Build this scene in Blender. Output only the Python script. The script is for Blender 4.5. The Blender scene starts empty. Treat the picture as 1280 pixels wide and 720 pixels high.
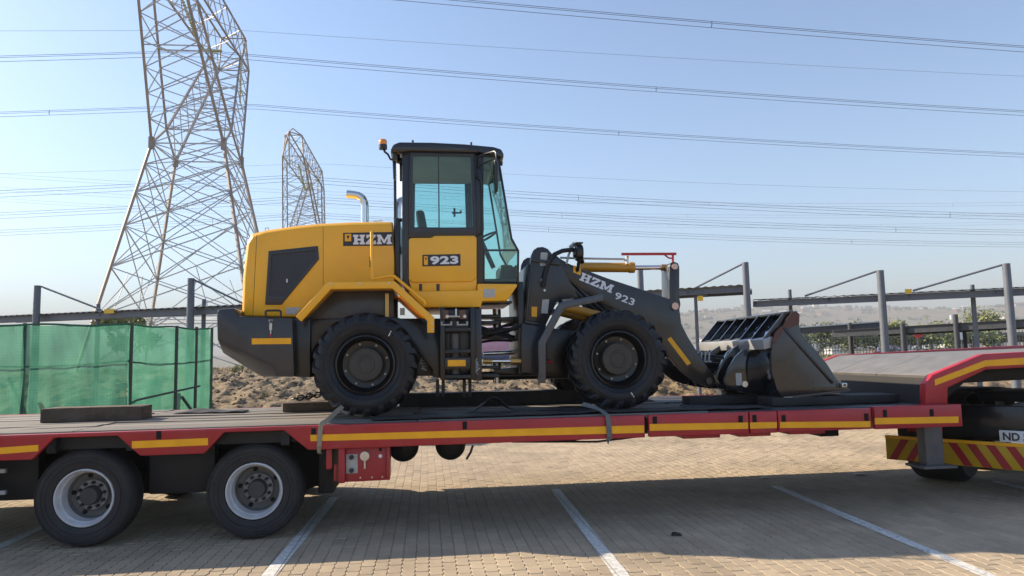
import bpy, bmesh, math, random
from mathutils import Vector, Matrix, noise
random.seed(7)
# ------------------------------------------------------------------ camera
F = 900.0; PITCH = math.radians(5.35); ROLL = 0.021; PSI = math.radians(6.8); CAMH = 1.69; CAMD = 7.15
FW = Vector((math.sin(PSI)*math.cos(PITCH), math.cos(PSI)*math.cos(PITCH), math.sin(PITCH)))
R0 = Vector((math.cos(PSI), -math.sin(PSI), 0)); U0 = R0.cross(FW)
RT = R0*math.cos(ROLL) - U0*math.sin(ROLL); UP = U0*math.cos(ROLL) + R0*math.sin(ROLL)
CAM = Vector((0, -CAMD, CAMH)); DEP = Vector((math.sin(PSI), math.cos(PSI), 0))
scene = bpy.context.scene; C = scene.collection
cd = bpy.data.cameras.new('camera'); cam = bpy.data.objects.new('camera', cd); C.objects.link(cam)
cd.sensor_width = 36; cd.lens = F/1280*36; cd.clip_start = 0.05; cd.clip_end = 12000
cam.matrix_world = Matrix(((RT.x, UP.x, -FW.x, CAM.x), (RT.y, UP.y, -FW.y, CAM.y), (RT.z, UP.z, -FW.z, CAM.z), (0, 0, 0, 1)))
scene.camera = cam
# ------------------------------------------------------------------ sky, sun, exposure
SUN = Vector((-1.55, 0.76, 1.0)).normalized()
world = bpy.data.worlds.new('World'); scene.world = world; world.use_nodes = True
wn = world.node_tree.nodes; wl = world.node_tree.links
bg = wn['Background']; sky = wn.new('ShaderNodeTexSky'); sky.sky_type = 'NISHITA'; sky.sun_disc = False
sky.sun_elevation = math.asin(SUN.z); sky.sun_rotation = math.atan2(SUN.x, SUN.y)
sky.air_density = 1.0; sky.dust_density = 0.8; sky.ozone_density = 2.2; sky.altitude = 300
wl.new(sky.outputs[0], bg.inputs[0]); bg.inputs[1].default_value = 0.095
sl = bpy.data.lights.new('sun', 'SUN'); sl.energy = 4.1; sl.angle = math.radians(0.55); sl.color = (1.0, 0.84, 0.63)
sun = bpy.data.objects.new('sun', sl); C.objects.link(sun)
sun.rotation_euler = SUN.to_track_quat('Z', 'Y').to_euler(); sun.location = (-20, 10, 30)
scene.view_settings.view_transform = 'Standard'; scene.view_settings.look = 'None'
scene.view_settings.exposure = 1.36; scene.view_settings.gamma = 1.0
# ------------------------------------------------------------------ picture helpers (pixel -> direction; distance from a plane)
def ray(x, y): return FW + RT*((x-640)/F) + UP*((360-y)/F)
def onY(x, y, Y=0.0):
    d = ray(x, y); return CAM + d*((Y-CAM.y)/d.y)
def onZ(x, y, Z=0.0):
    d = ray(x, y); return CAM + d*((Z-CAM.z)/d.z)
def PH(x, y, dep):
    d = ray(x, y); return CAM + d*(dep/d.dot(DEP))
def LD(lat, dep, z=0.0):
    p = CAM + R0*lat + DEP*dep; return Vector((p.x, p.y, z))
def S(x, y, Y):
    p = onY(x, y, Y); return (p.x, p.z)
def SP(pts, Y): return [S(x, y, Y) for x, y in pts]
def proj(p):
    v = Vector(p)-CAM; z = v.dot(FW); return 640+F*v.dot(RT)/z, 360-F*v.dot(UP)/z
# ------------------------------------------------------------------ materials
MATS = {}
def nd(t, kind, **kw):
    n = t.nodes.new(kind)
    for k, v in kw.items(): setattr(n, k, v)
    return n
def mk(name, col, rough=0.5, metal=0.0, var=0.12, scale=6.0, bump=0.0, bscale=60.0, coat=0.0, dust=0.0, dustcol=(0.32, 0.26, 0.19), rnd=0.0, spec=0.5, rvar=0.12, stain=0.0, chips=0.0, chipcol=(0.05,0.03,0.022), chipscale=22.0):
    if name in MATS: return MATS[name]
    m = bpy.data.materials.new(name); m.use_nodes = True; t = m.node_tree; b = t.nodes['Principled BSDF']
    tc = nd(t, 'ShaderNodeTexCoord'); geo = nd(t, 'ShaderNodeNewGeometry')
    n1 = nd(t, 'ShaderNodeTexNoise'); n1.inputs['Scale'].default_value = scale; n1.inputs['Detail'].default_value = 6
    t.links.new(geo.outputs['Position'], n1.inputs['Vector'])
    mr = nd(t, 'ShaderNodeMapRange'); mr.inputs[1].default_value = 0.25; mr.inputs[2].default_value = 0.75
    mr.inputs[3].default_value = 1-var; mr.inputs[4].default_value = 1+var
    t.links.new(n1.outputs[0], mr.inputs[0])
    val = mr.outputs[0]
    if rnd:
        oi = nd(t, 'ShaderNodeObjectInfo'); ad = nd(t, 'ShaderNodeMath', operation='ADD')
        t.links.new(oi.outputs['Random'], ad.inputs[0]); t.links.new(geo.outputs['Random Per Island'], ad.inputs[1])
        fr = nd(t, 'ShaderNodeMath', operation='FRACT'); t.links.new(ad.outputs[0], fr.inputs[0])
        m2 = nd(t, 'ShaderNodeMapRange'); m2.inputs[3].default_value = 1-rnd; m2.inputs[4].default_value = 1+rnd
        t.links.new(fr.outputs[0], m2.inputs[0])
        mu = nd(t, 'ShaderNodeMath', operation='MULTIPLY'); t.links.new(val, mu.inputs[0]); t.links.new(m2.outputs[0], mu.inputs[1]); val = mu.outputs[0]
    sc = nd(t, 'ShaderNodeVectorMath', operation='SCALE'); sc.inputs[0].default_value = col; t.links.new(val, sc.inputs['Scale'])
    colout = sc.outputs[0]
    if stain:
        ns = nd(t, 'ShaderNodeTexNoise'); ns.inputs['Scale'].default_value = 0.55; ns.inputs['Detail'].default_value = 5; ns.inputs['Roughness'].default_value = 0.6; ns.inputs['Distortion'].default_value = 0.6
        t.links.new(geo.outputs['Position'], ns.inputs['Vector'])
        ms = nd(t, 'ShaderNodeMapRange'); ms.inputs[1].default_value = 0.30; ms.inputs[2].default_value = 0.62; ms.inputs[3].default_value = 1-stain; ms.inputs[4].default_value = 1.0
        t.links.new(ns.outputs[0], ms.inputs[0]); s2 = nd(t, 'ShaderNodeVectorMath', operation='SCALE'); t.links.new(colout, s2.inputs[0]); t.links.new(ms.outputs[0], s2.inputs['Scale']); colout = s2.outputs[0]
    if chips:
        nc = nd(t, 'ShaderNodeTexNoise'); nc.inputs['Scale'].default_value = chipscale; nc.inputs['Detail'].default_value = 9; nc.inputs['Roughness'].default_value = 0.72
        t.links.new(geo.outputs['Position'], nc.inputs['Vector'])
        mc = nd(t, 'ShaderNodeMapRange'); mc.inputs[1].default_value = 0.72-chips; mc.inputs[2].default_value = 0.74-chips; t.links.new(nc.outputs[0], mc.inputs[0])
        xc_ = nd(t, 'ShaderNodeMix', data_type='RGBA'); t.links.new(mc.outputs[0], xc_.inputs[0]); t.links.new(colout, xc_.inputs[6]); xc_.inputs[7].default_value = (*chipcol, 1); colout = xc_.outputs[2]
    if dust:
        n2 = nd(t, 'ShaderNodeTexNoise'); n2.inputs['Scale'].default_value = scale*0.6; n2.inputs['Detail'].default_value = 8; n2.inputs['Roughness'].default_value = 0.7
        t.links.new(geo.outputs['Position'], n2.inputs['Vector'])
        md = nd(t, 'ShaderNodeMapRange'); md.inputs[1].default_value = 0.42; md.inputs[2].default_value = 0.78; md.inputs[3].default_value = 0; md.inputs[4].default_value = dust
        t.links.new(n2.outputs[0], md.inputs[0])
        mx = nd(t, 'ShaderNodeMix', data_type='RGBA'); t.links.new(md.outputs[0], mx.inputs[0]); t.links.new(colout, mx.inputs[6]); mx.inputs[7].default_value = (*dustcol, 1); colout = mx.outputs[2]
        mrr = nd(t, 'ShaderNodeMapRange'); mrr.inputs[1].default_value = 0; mrr.inputs[2].default_value = 1; mrr.inputs[3].default_value = rough; mrr.inputs[4].default_value = 0.9
        t.links.new(md.outputs[0], mrr.inputs[0]); t.links.new(mrr.outputs[0], b.inputs['Roughness'])
    else:
        mrr = nd(t, 'ShaderNodeMapRange'); mrr.inputs[1].default_value = 0.3; mrr.inputs[2].default_value = 0.7
        mrr.inputs[3].default_value = max(0.03, rough-rvar*rough); mrr.inputs[4].default_value = min(1, rough+rvar*rough)
        t.links.new(n1.outputs[0], mrr.inputs[0]); t.links.new(mrr.outputs[0], b.inputs['Roughness'])
    t.links.new(colout, b.inputs['Base Color'])
    b.inputs['Metallic'].default_value = metal; b.inputs['Coat Weight'].default_value = coat; b.inputs['Coat Roughness'].default_value = 0.06
    b.inputs['Specular IOR Level'].default_value = spec
    if bump:
        n3 = nd(t, 'ShaderNodeTexNoise'); n3.inputs['Scale'].default_value = bscale; n3.inputs['Detail'].default_value = 4
        t.links.new(geo.outputs['Position'], n3.inputs['Vector'])
        bp = nd(t, 'ShaderNodeBump'); bp.inputs['Strength'].default_value = bump; bp.inputs['Distance'].default_value = 0.02
        t.links.new(n3.outputs[0], bp.inputs['Height']); t.links.new(bp.outputs[0], b.inputs['Normal'])
    MATS[name] = m; return m
def mk_glass(name, tint, refl=1.0):
    m = bpy.data.materials.new(name); m.use_nodes = True; t = m.node_tree; t.nodes.remove(t.nodes['Principled BSDF'])
    out = t.nodes['Material Output']; tr = nd(t, 'ShaderNodeBsdfTransparent'); tr.inputs[0].default_value = (*tint, 1)
    gl = nd(t, 'ShaderNodeBsdfGlossy'); gl.inputs['Roughness'].default_value = 0.02
    fr = nd(t, 'ShaderNodeFresnel'); fr.inputs[0].default_value = 1.5
    nz = nd(t, 'ShaderNodeTexNoise'); nz.inputs['Scale'].default_value = 3; bp = nd(t, 'ShaderNodeBump'); bp.inputs['Strength'].default_value = 0.03
    t.links.new(nz.outputs[0], bp.inputs['Height']); t.links.new(bp.outputs[0], gl.inputs['Normal'])
    mu = nd(t, 'ShaderNodeMath', operation='MULTIPLY'); mu.inputs[1].default_value = refl; t.links.new(fr.outputs[0], mu.inputs[0])
    mx = nd(t, 'ShaderNodeMixShader'); t.links.new(mu.outputs[0], mx.inputs[0]); t.links.new(tr.outputs[0], mx.inputs[1]); t.links.new(gl.outputs[0], mx.inputs[2])
    t.links.new(mx.outputs[0], out.inputs[0]); MATS[name] = m; return m
yellow = mk('yellow_paint', (0.97, 0.475, 0.012), 0.34, var=0.06, coat=0.25, dust=0.10, scale=3, stain=.08, bump=.015, bscale=9)
black = mk('black_paint', (0.008, 0.0085, 0.010), 0.3, var=0.2, coat=0.15, dust=0.03)
gloss = mk('gloss_black_paint', (0.012, 0.012, 0.014), 0.12, var=0.2, coat=0.6)
slate = mk('dark_grey_paint', (0.018, 0.020, 0.025), 0.32, var=0.1, coat=0.25, dust=0.03)
armp = mk('boom_paint', (0.022, 0.019, 0.019), 0.3, var=0.1, coat=0.3, dust=0.05)
rubber = mk('loader_rubber', (0.010, 0.0125, 0.018), 0.42, var=0.2, bump=0.12, bscale=40, dust=0.05, spec=.35, stain=.3)
truck_rubber = mk('worn_rubber', (0.020, 0.020, 0.022), 0.7, var=0.2, bump=0.15, bscale=50, dust=0.28, dustcol=(0.085, 0.08, 0.078))
plastic = mk('black_plastic', (0.02, 0.021, 0.023), 0.5, var=0.15, bump=0.05, bscale=120)
steel = mk('bare_steel', (0.55, 0.55, 0.54), 0.3, metal=1.0, var=0.15)
chrome = mk('chrome', (0.75, 0.74, 0.72), 0.16, metal=1.0, var=0.08)
rimgrey = mk('rim_grey_paint', (0.62, 0.63, 0.65), 0.45, var=0.12, dust=0.35, dustcol=(0.13, 0.12, 0.11), scale=10)
red = mk('trailer_red', (0.42, 0.012, 0.024), 0.42, var=0.12, coat=0.2, dust=0.30, dustcol=(0.26, 0.10, 0.085), scale=4, stain=.22, chips=.055)
tape = mk('yellow_tape', (0.92, 0.43, 0.004), 0.35, var=0.10, chips=.04, chipcol=(0.35,0.12,0.03), chipscale=40)
glass = mk_glass('cab_glass', (0.80, 0.945, 0.925))
dglass = mk_glass('dark_glass', (0.12, 0.15, 0.15))
white_print = mk('white_print', (0.74, 0.76, 0.80), 0.45, var=0.04)
black_print = mk('black_print', (0.022, 0.023, 0.026), 0.35, var=0.05)
amber = mk('amber_lens', (0.85, 0.28, 0.01), 0.2, var=0.05, coat=0.5)
sticker = mk('grey_sticker', (0.42, 0.43, 0.42), 0.5, var=0.15, scale=60)
hyd = mk('hydraulic_yellow', (0.56, 0.27, 0.02), 0.32, var=0.06, coat=0.3)
brass = mk('zinc_gold', (0.55, 0.36, 0.12), 0.35, metal=0.8, var=0.1)
pinkpin = mk('greased_pin', (0.62, 0.42, 0.36), 0.35, metal=0.7)
chassis = mk('chassis_black', (0.008, 0.008, 0.009), 0.6, var=0.25, dust=0.15, dustcol=(0.05, 0.045, 0.04))
redrod = mk('red_rod', (0.5, 0.02, 0.03), 0.4)
# ------------------------------------------------------------------ mesh helpers
ORG = {}
def tag(o, label=None, cat=None, group=None, kind=None):
    if label: o['label'] = label
    if cat: o['category'] = cat
    if group: o['group'] = group
    if kind: o['kind'] = kind
    return o
def empty(name, loc, label, cat, group=None):
    o = bpy.data.objects.new(name, None); C.objects.link(o); o.location = loc; o.empty_display_size = 0.2
    ORG[o] = Vector(loc); return tag(o, label, cat, group)
class B:
    def __init__(s): s.bm = bmesh.new()
    def box(s, x0, x1, y0, y1, z0, z1):
        v = [s.bm.verts.new(p) for p in ((x0,y0,z0),(x1,y0,z0),(x1,y1,z0),(x0,y1,z0),(x0,y0,z1),(x1,y0,z1),(x1,y1,z1),(x0,y1,z1))]
        for f in ((0,3,2,1),(4,5,6,7),(0,1,5,4),(1,2,6,5),(2,3,7,6),(3,0,4,7)): s.bm.faces.new([v[i] for i in f])
        return s
    def rings(s, rings, cap=True, closed=True):
        vr = [[s.bm.verts.new(p) for p in r] for r in rings]; n = len(vr[0])
        for a, b in zip(vr, vr[1:]):
            for i in range(n if closed else n-1):
                j = (i+1) % n; s.bm.faces.new((a[i], a[j], b[j], b[i]))
        if cap and closed:
            s.bm.faces.new(list(reversed(vr[0]))); s.bm.faces.new(vr[-1])
        return s
    def prism(s, xz, y0, y1): return s.rings([[(x, y0, z) for x, z in xz], [(x, y1, z) for x, z in xz]])
    def px(s, pts, Y, y1, y0=None):       # outline traced on the plane Y, extruded to y1
        return s.prism(SP(pts, Y), Y if y0 is None else y0, y1)
    def ring(s, outer, inner, y0, y1):    # frame between two loops in XZ
        n = len(outer); L = [[s.bm.verts.new((x, y, z)) for x, z in lp] for lp, y in ((outer, y0), (inner, y0), (inner, y1), (outer, y1))]
        for k in range(4):
            a, b = L[k], L[(k+1) % 4]
            for i in range(n):
                j = (i+1) % n; s.bm.faces.new((a[i], a[j], b[j], b[i]))
        return s
    def cyl(s, p0, p1, r, n=16, r2=None):
        p0, p1 = Vector(p0), Vector(p1); d = (p1-p0).normalized(); a = d.orthogonal().normalized(); b = d.cross(a); r2 = r if r2 is None else r2
        cs = [(math.cos(2*math.pi*i/n), math.sin(2*math.pi*i/n)) for i in range(n)]
        return s.rings([[p0+(a*c+b*q)*r for c, q in cs], [p1+(a*c+b*q)*r2 for c, q in cs]])
    def tube(s, pts, r, n=8):
        pts = [Vector(p) for p in pts]; rs = []; a = None
        for i, p in enumerate(pts):
            d = ((pts[min(i+1, len(pts)-1)]-p).normalized() + (p-pts[max(i-1, 0)]).normalized()).normalized()
            a = d.orthogonal().normalized() if a is None else (a - d*a.dot(d)).normalized()
            b = d.cross(a); rs.append([p+(a*math.cos(2*math.pi*k/n)+b*math.sin(2*math.pi*k/n))*r for k in range(n)])
        return s.rings(rs)
    def lathe(s, prof, c=(0,0,0), n=48, closed=False):     # profile (r, y) about a Y axis
        c = Vector(c)
        rs = [[c+Vector((r*math.cos(2*math.pi*i/n), y, r*math.sin(2*math.pi*i/n))) for i in range(n)] for r, y in prof]
        if closed: rs.append(rs[0])
        return s.rings(rs, cap=False)
    def band(s, pts, w, y0, y1):          # thick strip along an XZ path
        n = len(pts); L = []; Rr = []
        for i in range(n):
            p = Vector(pts[i]); d0 = (p-Vector(pts[max(i-1,0)])); d1 = (Vector(pts[min(i+1,n-1)])-p)
            d0 = d0.normalized() if d0.length > 1e-9 else d1.normalized(); d1 = d1.normalized() if d1.length > 1e-9 else d0
            nn = Vector((-(d0+d1).y, (d0+d1).x)).normalized(); k = w/2/max(0.4, nn.dot(Vector((-d0.y, d0.x))))
            L.append(tuple(p+nn*k)); Rr.append(tuple(p-nn*k))
        return s.prism(L+Rr[::-1], y0, y1)
    def done(s, name, mat, parent=None, bevel=0.0, seg=2, smooth=40, **kw):
        bm = s.bm; bmesh.ops.remove_doubles(bm, verts=bm.verts, dist=1e-6) if kw.pop('weld', False) else None
        bmesh.ops.recalc_face_normals(bm, faces=bm.faces)
        if bevel:
            ed = [e for e in bm.edges if len(e.link_faces) == 2 and e.calc_face_angle(0) > 0.45]
            bmesh.ops.bevel(bm, geom=ed, offset=bevel, segments=seg, affect='EDGES', clamp_overlap=True, profile=0.5)
        me = bpy.data.meshes.new(name)
        if parent is not None: org = ORG[parent]
        elif kw.get('keep'): org = Vector((0,0,0))
        else:
            xs = [v.co for v in bm.verts]; org = Vector(((min(v.x for v in xs)+max(v.x for v in xs))/2, (min(v.y for v in xs)+max(v.y for v in xs))/2, min(v.z for v in xs)))
        bmesh.ops.translate(bm, verts=bm.verts, vec=-org); bm.to_mesh(me); bm.free()
        if smooth:
            me.polygons.foreach_set('use_smooth', [True]*len(me.polygons)); me.set_sharp_from_angle(angle=math.radians(smooth))
        me.materials.append(mat); o = bpy.data.objects.new(name, me); C.objects.link(o)
        if parent is not None: o.parent = parent
        else: o.location = org
        ORG[o] = org
        kw.pop('keep', None); return tag(o, **kw)
def mirror(o, yc, parent=None):
    me = o.data.copy(); off = ORG[o].y
    bm = bmesh.new(); bm.from_mesh(me)
    for v in bm.verts: v.co.y = 2*(yc-off) - v.co.y
    bmesh.ops.reverse_faces(bm, faces=bm.faces); bm.to_mesh(me); bm.free()
    c = o.copy(); c.data = me; C.objects.link(c); ORG[c] = ORG[o]
    if parent is not None: c.parent = parent
    return c
def copy_tree(o, parent=None):
    c = o.copy(); C.objects.link(c); c.parent = parent; ORG[c] = ORG[o]
    for ch in list(o.children): copy_tree(ch, c)
    return c
def raw(name, verts, faces, mat, parent=None, smooth=False, **kw):
    me = bpy.data.meshes.new(name); me.from_pydata([tuple(v) for v in verts], [], faces); me.update()
    if smooth: me.polygons.foreach_set('use_smooth', [True]*len(me.polygons))
    me.materials.append(mat); o = bpy.data.objects.new(name, me); C.objects.link(o)
    if parent is not None: o.parent = parent; o.location = -ORG[parent]
    ORG[o] = Vector((0,0,0)); return tag(o, **kw)
GLY = {'H': ([(0,0),(.5,0),(.5,.2),(.4,.2),(.4,.4),(.7,.4),(.7,.2),(.6,.2),(.6,0),(1.1,0),(1.1,.2),(1,.2),(1,.8),(1.1,.8),(1.1,1),(.6,1),(.6,.8),(.7,.8),(.7,.6),(.4,.6),(.4,.8),(.5,.8),(.5,1),(0,1),(0,.8),(.1,.8),(.1,.2),(0,.2)], 1.18),
 'Z': ([(0,0),(.95,0),(.95,.38),(.78,.38),(.72,.2),(.38,.2),(.93,.82),(.93,1),(.05,1),(.05,.64),(.22,.64),(.28,.8),(.58,.8),(0,.18)], 1.03),
 'M': ([(0,0),(.46,0),(.46,.2),(.36,.2),(.36,.62),(.62,.1),(.76,.1),(1.02,.62),(1.02,.2),(.92,.2),(.92,0),(1.4,0),(1.4,.2),(1.3,.2),(1.3,.8),(1.4,.8),(1.4,1),(1.02,1),(.69,.42),(.38,1),(0,1),(0,.8),(.1,.8),(.1,.2),(0,.2)], 1.45)}
def slab_text(word, px0, px1, h, Y, parent, mat, name='lettering'):   # slab lettering from one picture point to another on plane Y
    a, b = Vector(S(*px0, Y)), Vector(S(*px1, Y)); d = (b-a); tot = sum(GLY[c][1] for c in word)-.06; sx = d.length/tot; d.normalize(); n = Vector((-d.y, d.x))
    x = 0
    for c in word:
        m = B(); pts = [tuple(a + d*((x+p[0])*sx) + n*(p[1]*h)) for p in GLY[c][0]]
        m.prism(pts, Y-0.0016, Y); m.done('letter', mat, parent, smooth=0); x += GLY[c][1]
def font_text(s, px0, px1, h, Y, parent, mat, bold=0.03, name='lettering'):
    cu = bpy.data.curves.new('t', 'FONT'); cu.body = s; cu.offset = bold; cu.extrude = 0.0; cu.space_character = 1.08
    o = bpy.data.objects.new('t', cu); C.objects.link(o); dg = bpy.context.evaluated_depsgraph_get(); dg.update()
    me = bpy.data.meshes.new_from_object(o.evaluated_get(dg)); bpy.data.objects.remove(o)
    xs = [v.co.x for v in me.vertices]; ys = [v.co.y for v in me.vertices]; x0, x1, y0, y1 = min(xs), max(xs), min(ys), max(ys)
    a, b = Vector(S(*px0, Y)), Vector(S(*px1, Y)); d = b-a; L = d.length; d.normalize(); n = Vector((-d.y, d.x)); org = ORG[parent]
    for v in me.vertices:
        q = a + d*((v.co.x-x0)/(x1-x0)*L) + n*((v.co.y-y0)/(y1-y0)*h); v.co = Vector((q.x, Y-0.0012, q.y))-org
    me.materials.clear(); me.materials.append(mat); o = bpy.data.objects.new(name, me); C.objects.link(o); o.parent = parent; ORG[o] = org; return o
# ================================================================== SETTING: ground, paving, bank, hills
def sm(t): t = max(0.0, min(1.0, t)); return t*t*(3-2*t)
def hill(az):                                   # skyline strength by bearing
    return sm((az+2)/14.0)
def hg(X, Y):
    r = math.hypot(X, Y+7.15); az = math.degrees(math.atan2(X, Y+7.15)) - 6.8
    z = -0.10
    if Y > 8.2:
        z += 1.25*sm((Y-8.6)/8.5)*sm((Y-8.2)/2)
    if r > 70:
        t = sm((r-70)/420.0); z = z*(1-t) + t*(-16.0)
        k = hill(az) if abs(az) < 120 else 0.3
        n = noise.fractal(Vector((X/700.0, Y/700.0, 3.1)), 0.9, 2.1, 5)
        z += sm((r-520)/1900.0)*(34 + 92*k) + n*22*sm((r-300)/900.0)
    return z
gm = mk('valley_ground', (0.20, 0.17, 0.105), 0.95, var=0.35, scale=0.02)
nt = gm.node_tree
V, Fc = [], []; NA = 540; RR = [2.5*(4200/2.5)**(i/119.0) for i in range(120)]
for r in RR:
    for a in range(NA):
        th = 2*math.pi*a/NA; X = r*math.sin(th); Y = -7.15+r*math.cos(th); V.append((X, Y, hg(X, Y)))
for i in range(119):
    for a in range(NA):
        b = (a+1) % NA; Fc.append((i*NA+a, i*NA+b, (i+1)*NA+b, (i+1)*NA+a))
V.append((0, -7.15, -0.1)); Fc += [(len(V)-1, (a+1) % NA, a) for a in range(NA)]
raw('ground', V, Fc, gm, smooth=True, kind='structure')
# colour patches on the valley sides: grass, bare earth and built-up ground
def add_patches(m, cols, scale):
    t = m.node_tree; b = t.nodes['Principled BSDF']; geo = nd(t, 'ShaderNodeNewGeometry')
    n = nd(t, 'ShaderNodeTexNoise'); n.inputs['Scale'].default_value = scale; n.inputs['Detail'].default_value = 7; n.inputs['Roughness'].default_value = 0.65
    t.links.new(geo.outputs['Position'], n.inputs['Vector'])
    cr = nd(t, 'ShaderNodeValToRGB'); e = cr.color_ramp.elements; e[0].position = 0.3; e[0].color = (*cols[0], 1); e[1].position = 0.7; e[1].color = (*cols[-1], 1)
    for i, c in enumerate(cols[1:-1]):
        q = e.new(0.3+0.4*(i+1)/(len(cols)-1)); q.color = (*c, 1)
    t.links.new(n.outputs[0], cr.inputs[0]); t.links.new(cr.outputs[0], b.inputs['Base Color'])
add_patches(gm, [(0.055, 0.075, 0.03), (0.13, 0.12, 0.06), (0.24, 0.19, 0.12), (0.09, 0.10, 0.045), (0.30, 0.25, 0.19)], 0.022)
# --- paving
pav_m = mk('paver_concrete', (0.42, 0.338, 0.238), 0.85, var=0.16, scale=2.2, bump=0.35, bscale=220, rnd=0.075, stain=.26)
bed_m = mk('joint_sand', (0.20, 0.16, 0.115), 0.95, var=0.25, scale=30, bump=0.3)
far_pav = mk('paver_concrete_far', (0.42, 0.345, 0.255), 0.85, var=0.16, scale=2.2)
t = far_pav.node_tree; geo = nd(t, 'ShaderNodeNewGeometry'); mp = nd(t, 'ShaderNodeMapping'); mp.inputs['Rotation'].default_value = (0, 0, math.pi/2)
bk = nd(t, 'ShaderNodeTexBrick'); bk.inputs['Scale'].default_value = 1; bk.inputs['Brick Width'].default_value = 0.22; bk.inputs['Row Height'].default_value = 0.11; bk.inputs['Mortar Size'].default_value = 0.006
bk.inputs['Color1'].default_value = (0.45, 0.37, 0.27, 1); bk.inputs['Color2'].default_value = (0.36, 0.295, 0.215, 1); bk.inputs['Mortar'].default_value = (0.13, 0.10, 0.07, 1)
t.links.new(geo.outputs['Position'], mp.inputs[0]); t.links.new(mp.outputs[0], bk.inputs[0]); t.links.new(bk.outputs[0], t.nodes['Principled BSDF'].inputs['Base Color'])
def inview(X, Y, m=130):
    v = Vector((X, Y, 0))-CAM; z = v.dot(FW)
    if z < 1: return False
    x, y = proj((X, Y, 0)); return -m < x < 1280+m and y < 720+m*1.2
PW, PL, ZA = 0.11, 0.22, 0.012
cells = []
for i in range(-70, 130):
    for j in range(-20, 38):
        X = i*PW; Y = j*PL + (PL/2 if i % 2 else 0)
        if Y < 8.15 and inview(X+PW/2, Y+PL/2): cells.append((X, Y))
X0, X1 = min(c[0] for c in cells)-0.0, max(c[0] for c in cells)+PW; Y0 = min(c[1] for c in cells)
pave = raw('pavement', [(-90,-150,-.03),(90,-150,-.03),(90,8.45,-.03),(-90,8.45,-.03)], [(0,1,2,3)], far_pav, kind='structure')
raw('joint_sand', [(X0-.5,Y0-.3,-.016),(X1+.5,Y0-.3,-.016),(X1+.5,8.3,-.016),(X0-.5,8.3,-.016)], [(0,1,2,3)], bed_m, parent=pave)
def paver_rings(jit):
    g = 0.0018; side = [(0, 0), (PL*.25, ZA), (PL*.5, 0), (PL*.75, ZA), (PL, 0)]
    out = [(PW - g + x - ZA/2, y) for y, x in side]; inn = [(g + x - ZA/2, y) for y, x in side][::-1]
    base = out+inn
    base = [(x, min(max(y, g), PL-g)) for x, y in base]
    def inset(pts, d):
        cx, cy = PW/2, PL/2
        return [(x + (d if x < cx else -d), y + (d if y < 0.02 else (-d if y > PL-.02 else 0))) for x, y in pts]
    return [(inset(base, .004), 0.0), (base, -.005), (base, -.02)]
RG = paver_rings(0); n = 10
def paver_geo(X, Y, tx, ty, dz):
    vs = []
    for pts, z in RG:
        vs += [(X+x, Y+y, z+dz+(x-PW/2)*tx+(y-PL/2)*ty) for x, y in pts]
    fs = [tuple(range(n))]
    for k in range(2): fs += [(k*n+(i+1) % n, k*n+i, (k+1)*n+i, (k+1)*n+(i+1) % n) for i in range(n)]
    return vs, fs
def tilt(): return random.gauss(0, .006), random.gauss(0, .004), random.uniform(-.0025, .001)
def dcell(c): return (Vector((c[0]+PW/2, c[1]+PL/2, 0))-CAM).length
ok = [c for c in cells if inview(c[0]+PW/2, c[1]+PL/2, 2)]
ok.sort(key=dcell); near = set(ok[:300])
protos = []
for k in range(6):
    vs, fs = paver_geo(-PW/2, -PL/2, random.gauss(0,.006), random.gauss(0,.004), 0)
    me = bpy.data.meshes.new('paver'); me.from_pydata(vs, [], fs); me.materials.append(pav_m); protos.append(me)
V, Fc = [], []
for c in cells:
    if c in near:
        o = bpy.data.objects.new('paver', random.choice(protos)); C.objects.link(o); o.parent = pave
        o.location = (c[0]+PW/2, c[1]+PL/2, random.uniform(-.0025, .001)); continue
    vs, fs = paver_geo(c[0], c[1], *tilt()); k = len(V); V += vs; Fc += [tuple(i+k for i in f) for f in fs]
raw('pavers', V, Fc, pav_m, parent=pave, kind='stuff')
# kerb along the back of the lot
kerb_m = mk('kerb_concrete', (0.33, 0.30, 0.26), 0.9, var=0.2, bump=0.2)
k = B()
for i in range(-30, 34): k.box(i*1.0+.004, i*1.0+.996, 8.42, 8.56, -.2, .12)
k.done('kerb', kerb_m, kind='structure', bevel=.015, seg=1)
# --- painted bay lines
paint = mk('worn_road_paint', (0.66, 0.66, 0.63), 0.7, var=0.1, scale=12, bump=0.2)
t = paint.node_tree; b = t.nodes['Principled BSDF']; geo = nd(t, 'ShaderNodeNewGeometry')
n1 = nd(t, 'ShaderNodeTexNoise'); n1.inputs['Scale'].default_value = 26; n1.inputs['Detail'].default_value = 8; n1.inputs['Roughness'].default_value = 0.75
t.links.new(geo.outputs['Position'], n1.inputs['Vector'])
mr = nd(t, 'ShaderNodeMapRange'); mr.inputs[1].default_value = 0.36; mr.inputs[2].default_value = 0.5; mr.inputs[3].default_value = 0.45; mr.inputs[4].default_value = 1.0
t.links.new(n1.outputs[0], mr.inputs[0])
sx = nd(t, 'ShaderNodeSeparateXYZ'); t.links.new(geo.outputs['Position'], sx.inputs[0])
def joint(axis_out, per, w, off=0.0):
    a = nd(t, 'ShaderNodeMath', operation='ADD'); a.inputs[1].default_value = off; t.links.new(axis_out, a.inputs[0])
    m = nd(t, 'ShaderNodeMath', operation='PINGPONG'); m.inputs[1].default_value = per/2; t.links.new(a.outputs[0], m.inputs[0])
    g = nd(t, 'ShaderNodeMath', operation='GREATER_THAN'); g.inputs[1].default_value = w; t.links.new(m.outputs[0], g.inputs[0]); return g.outputs[0]
j1 = joint(sx.outputs[0], .11, .0035); j2 = joint(sx.outputs[1], .11, .002)
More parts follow.
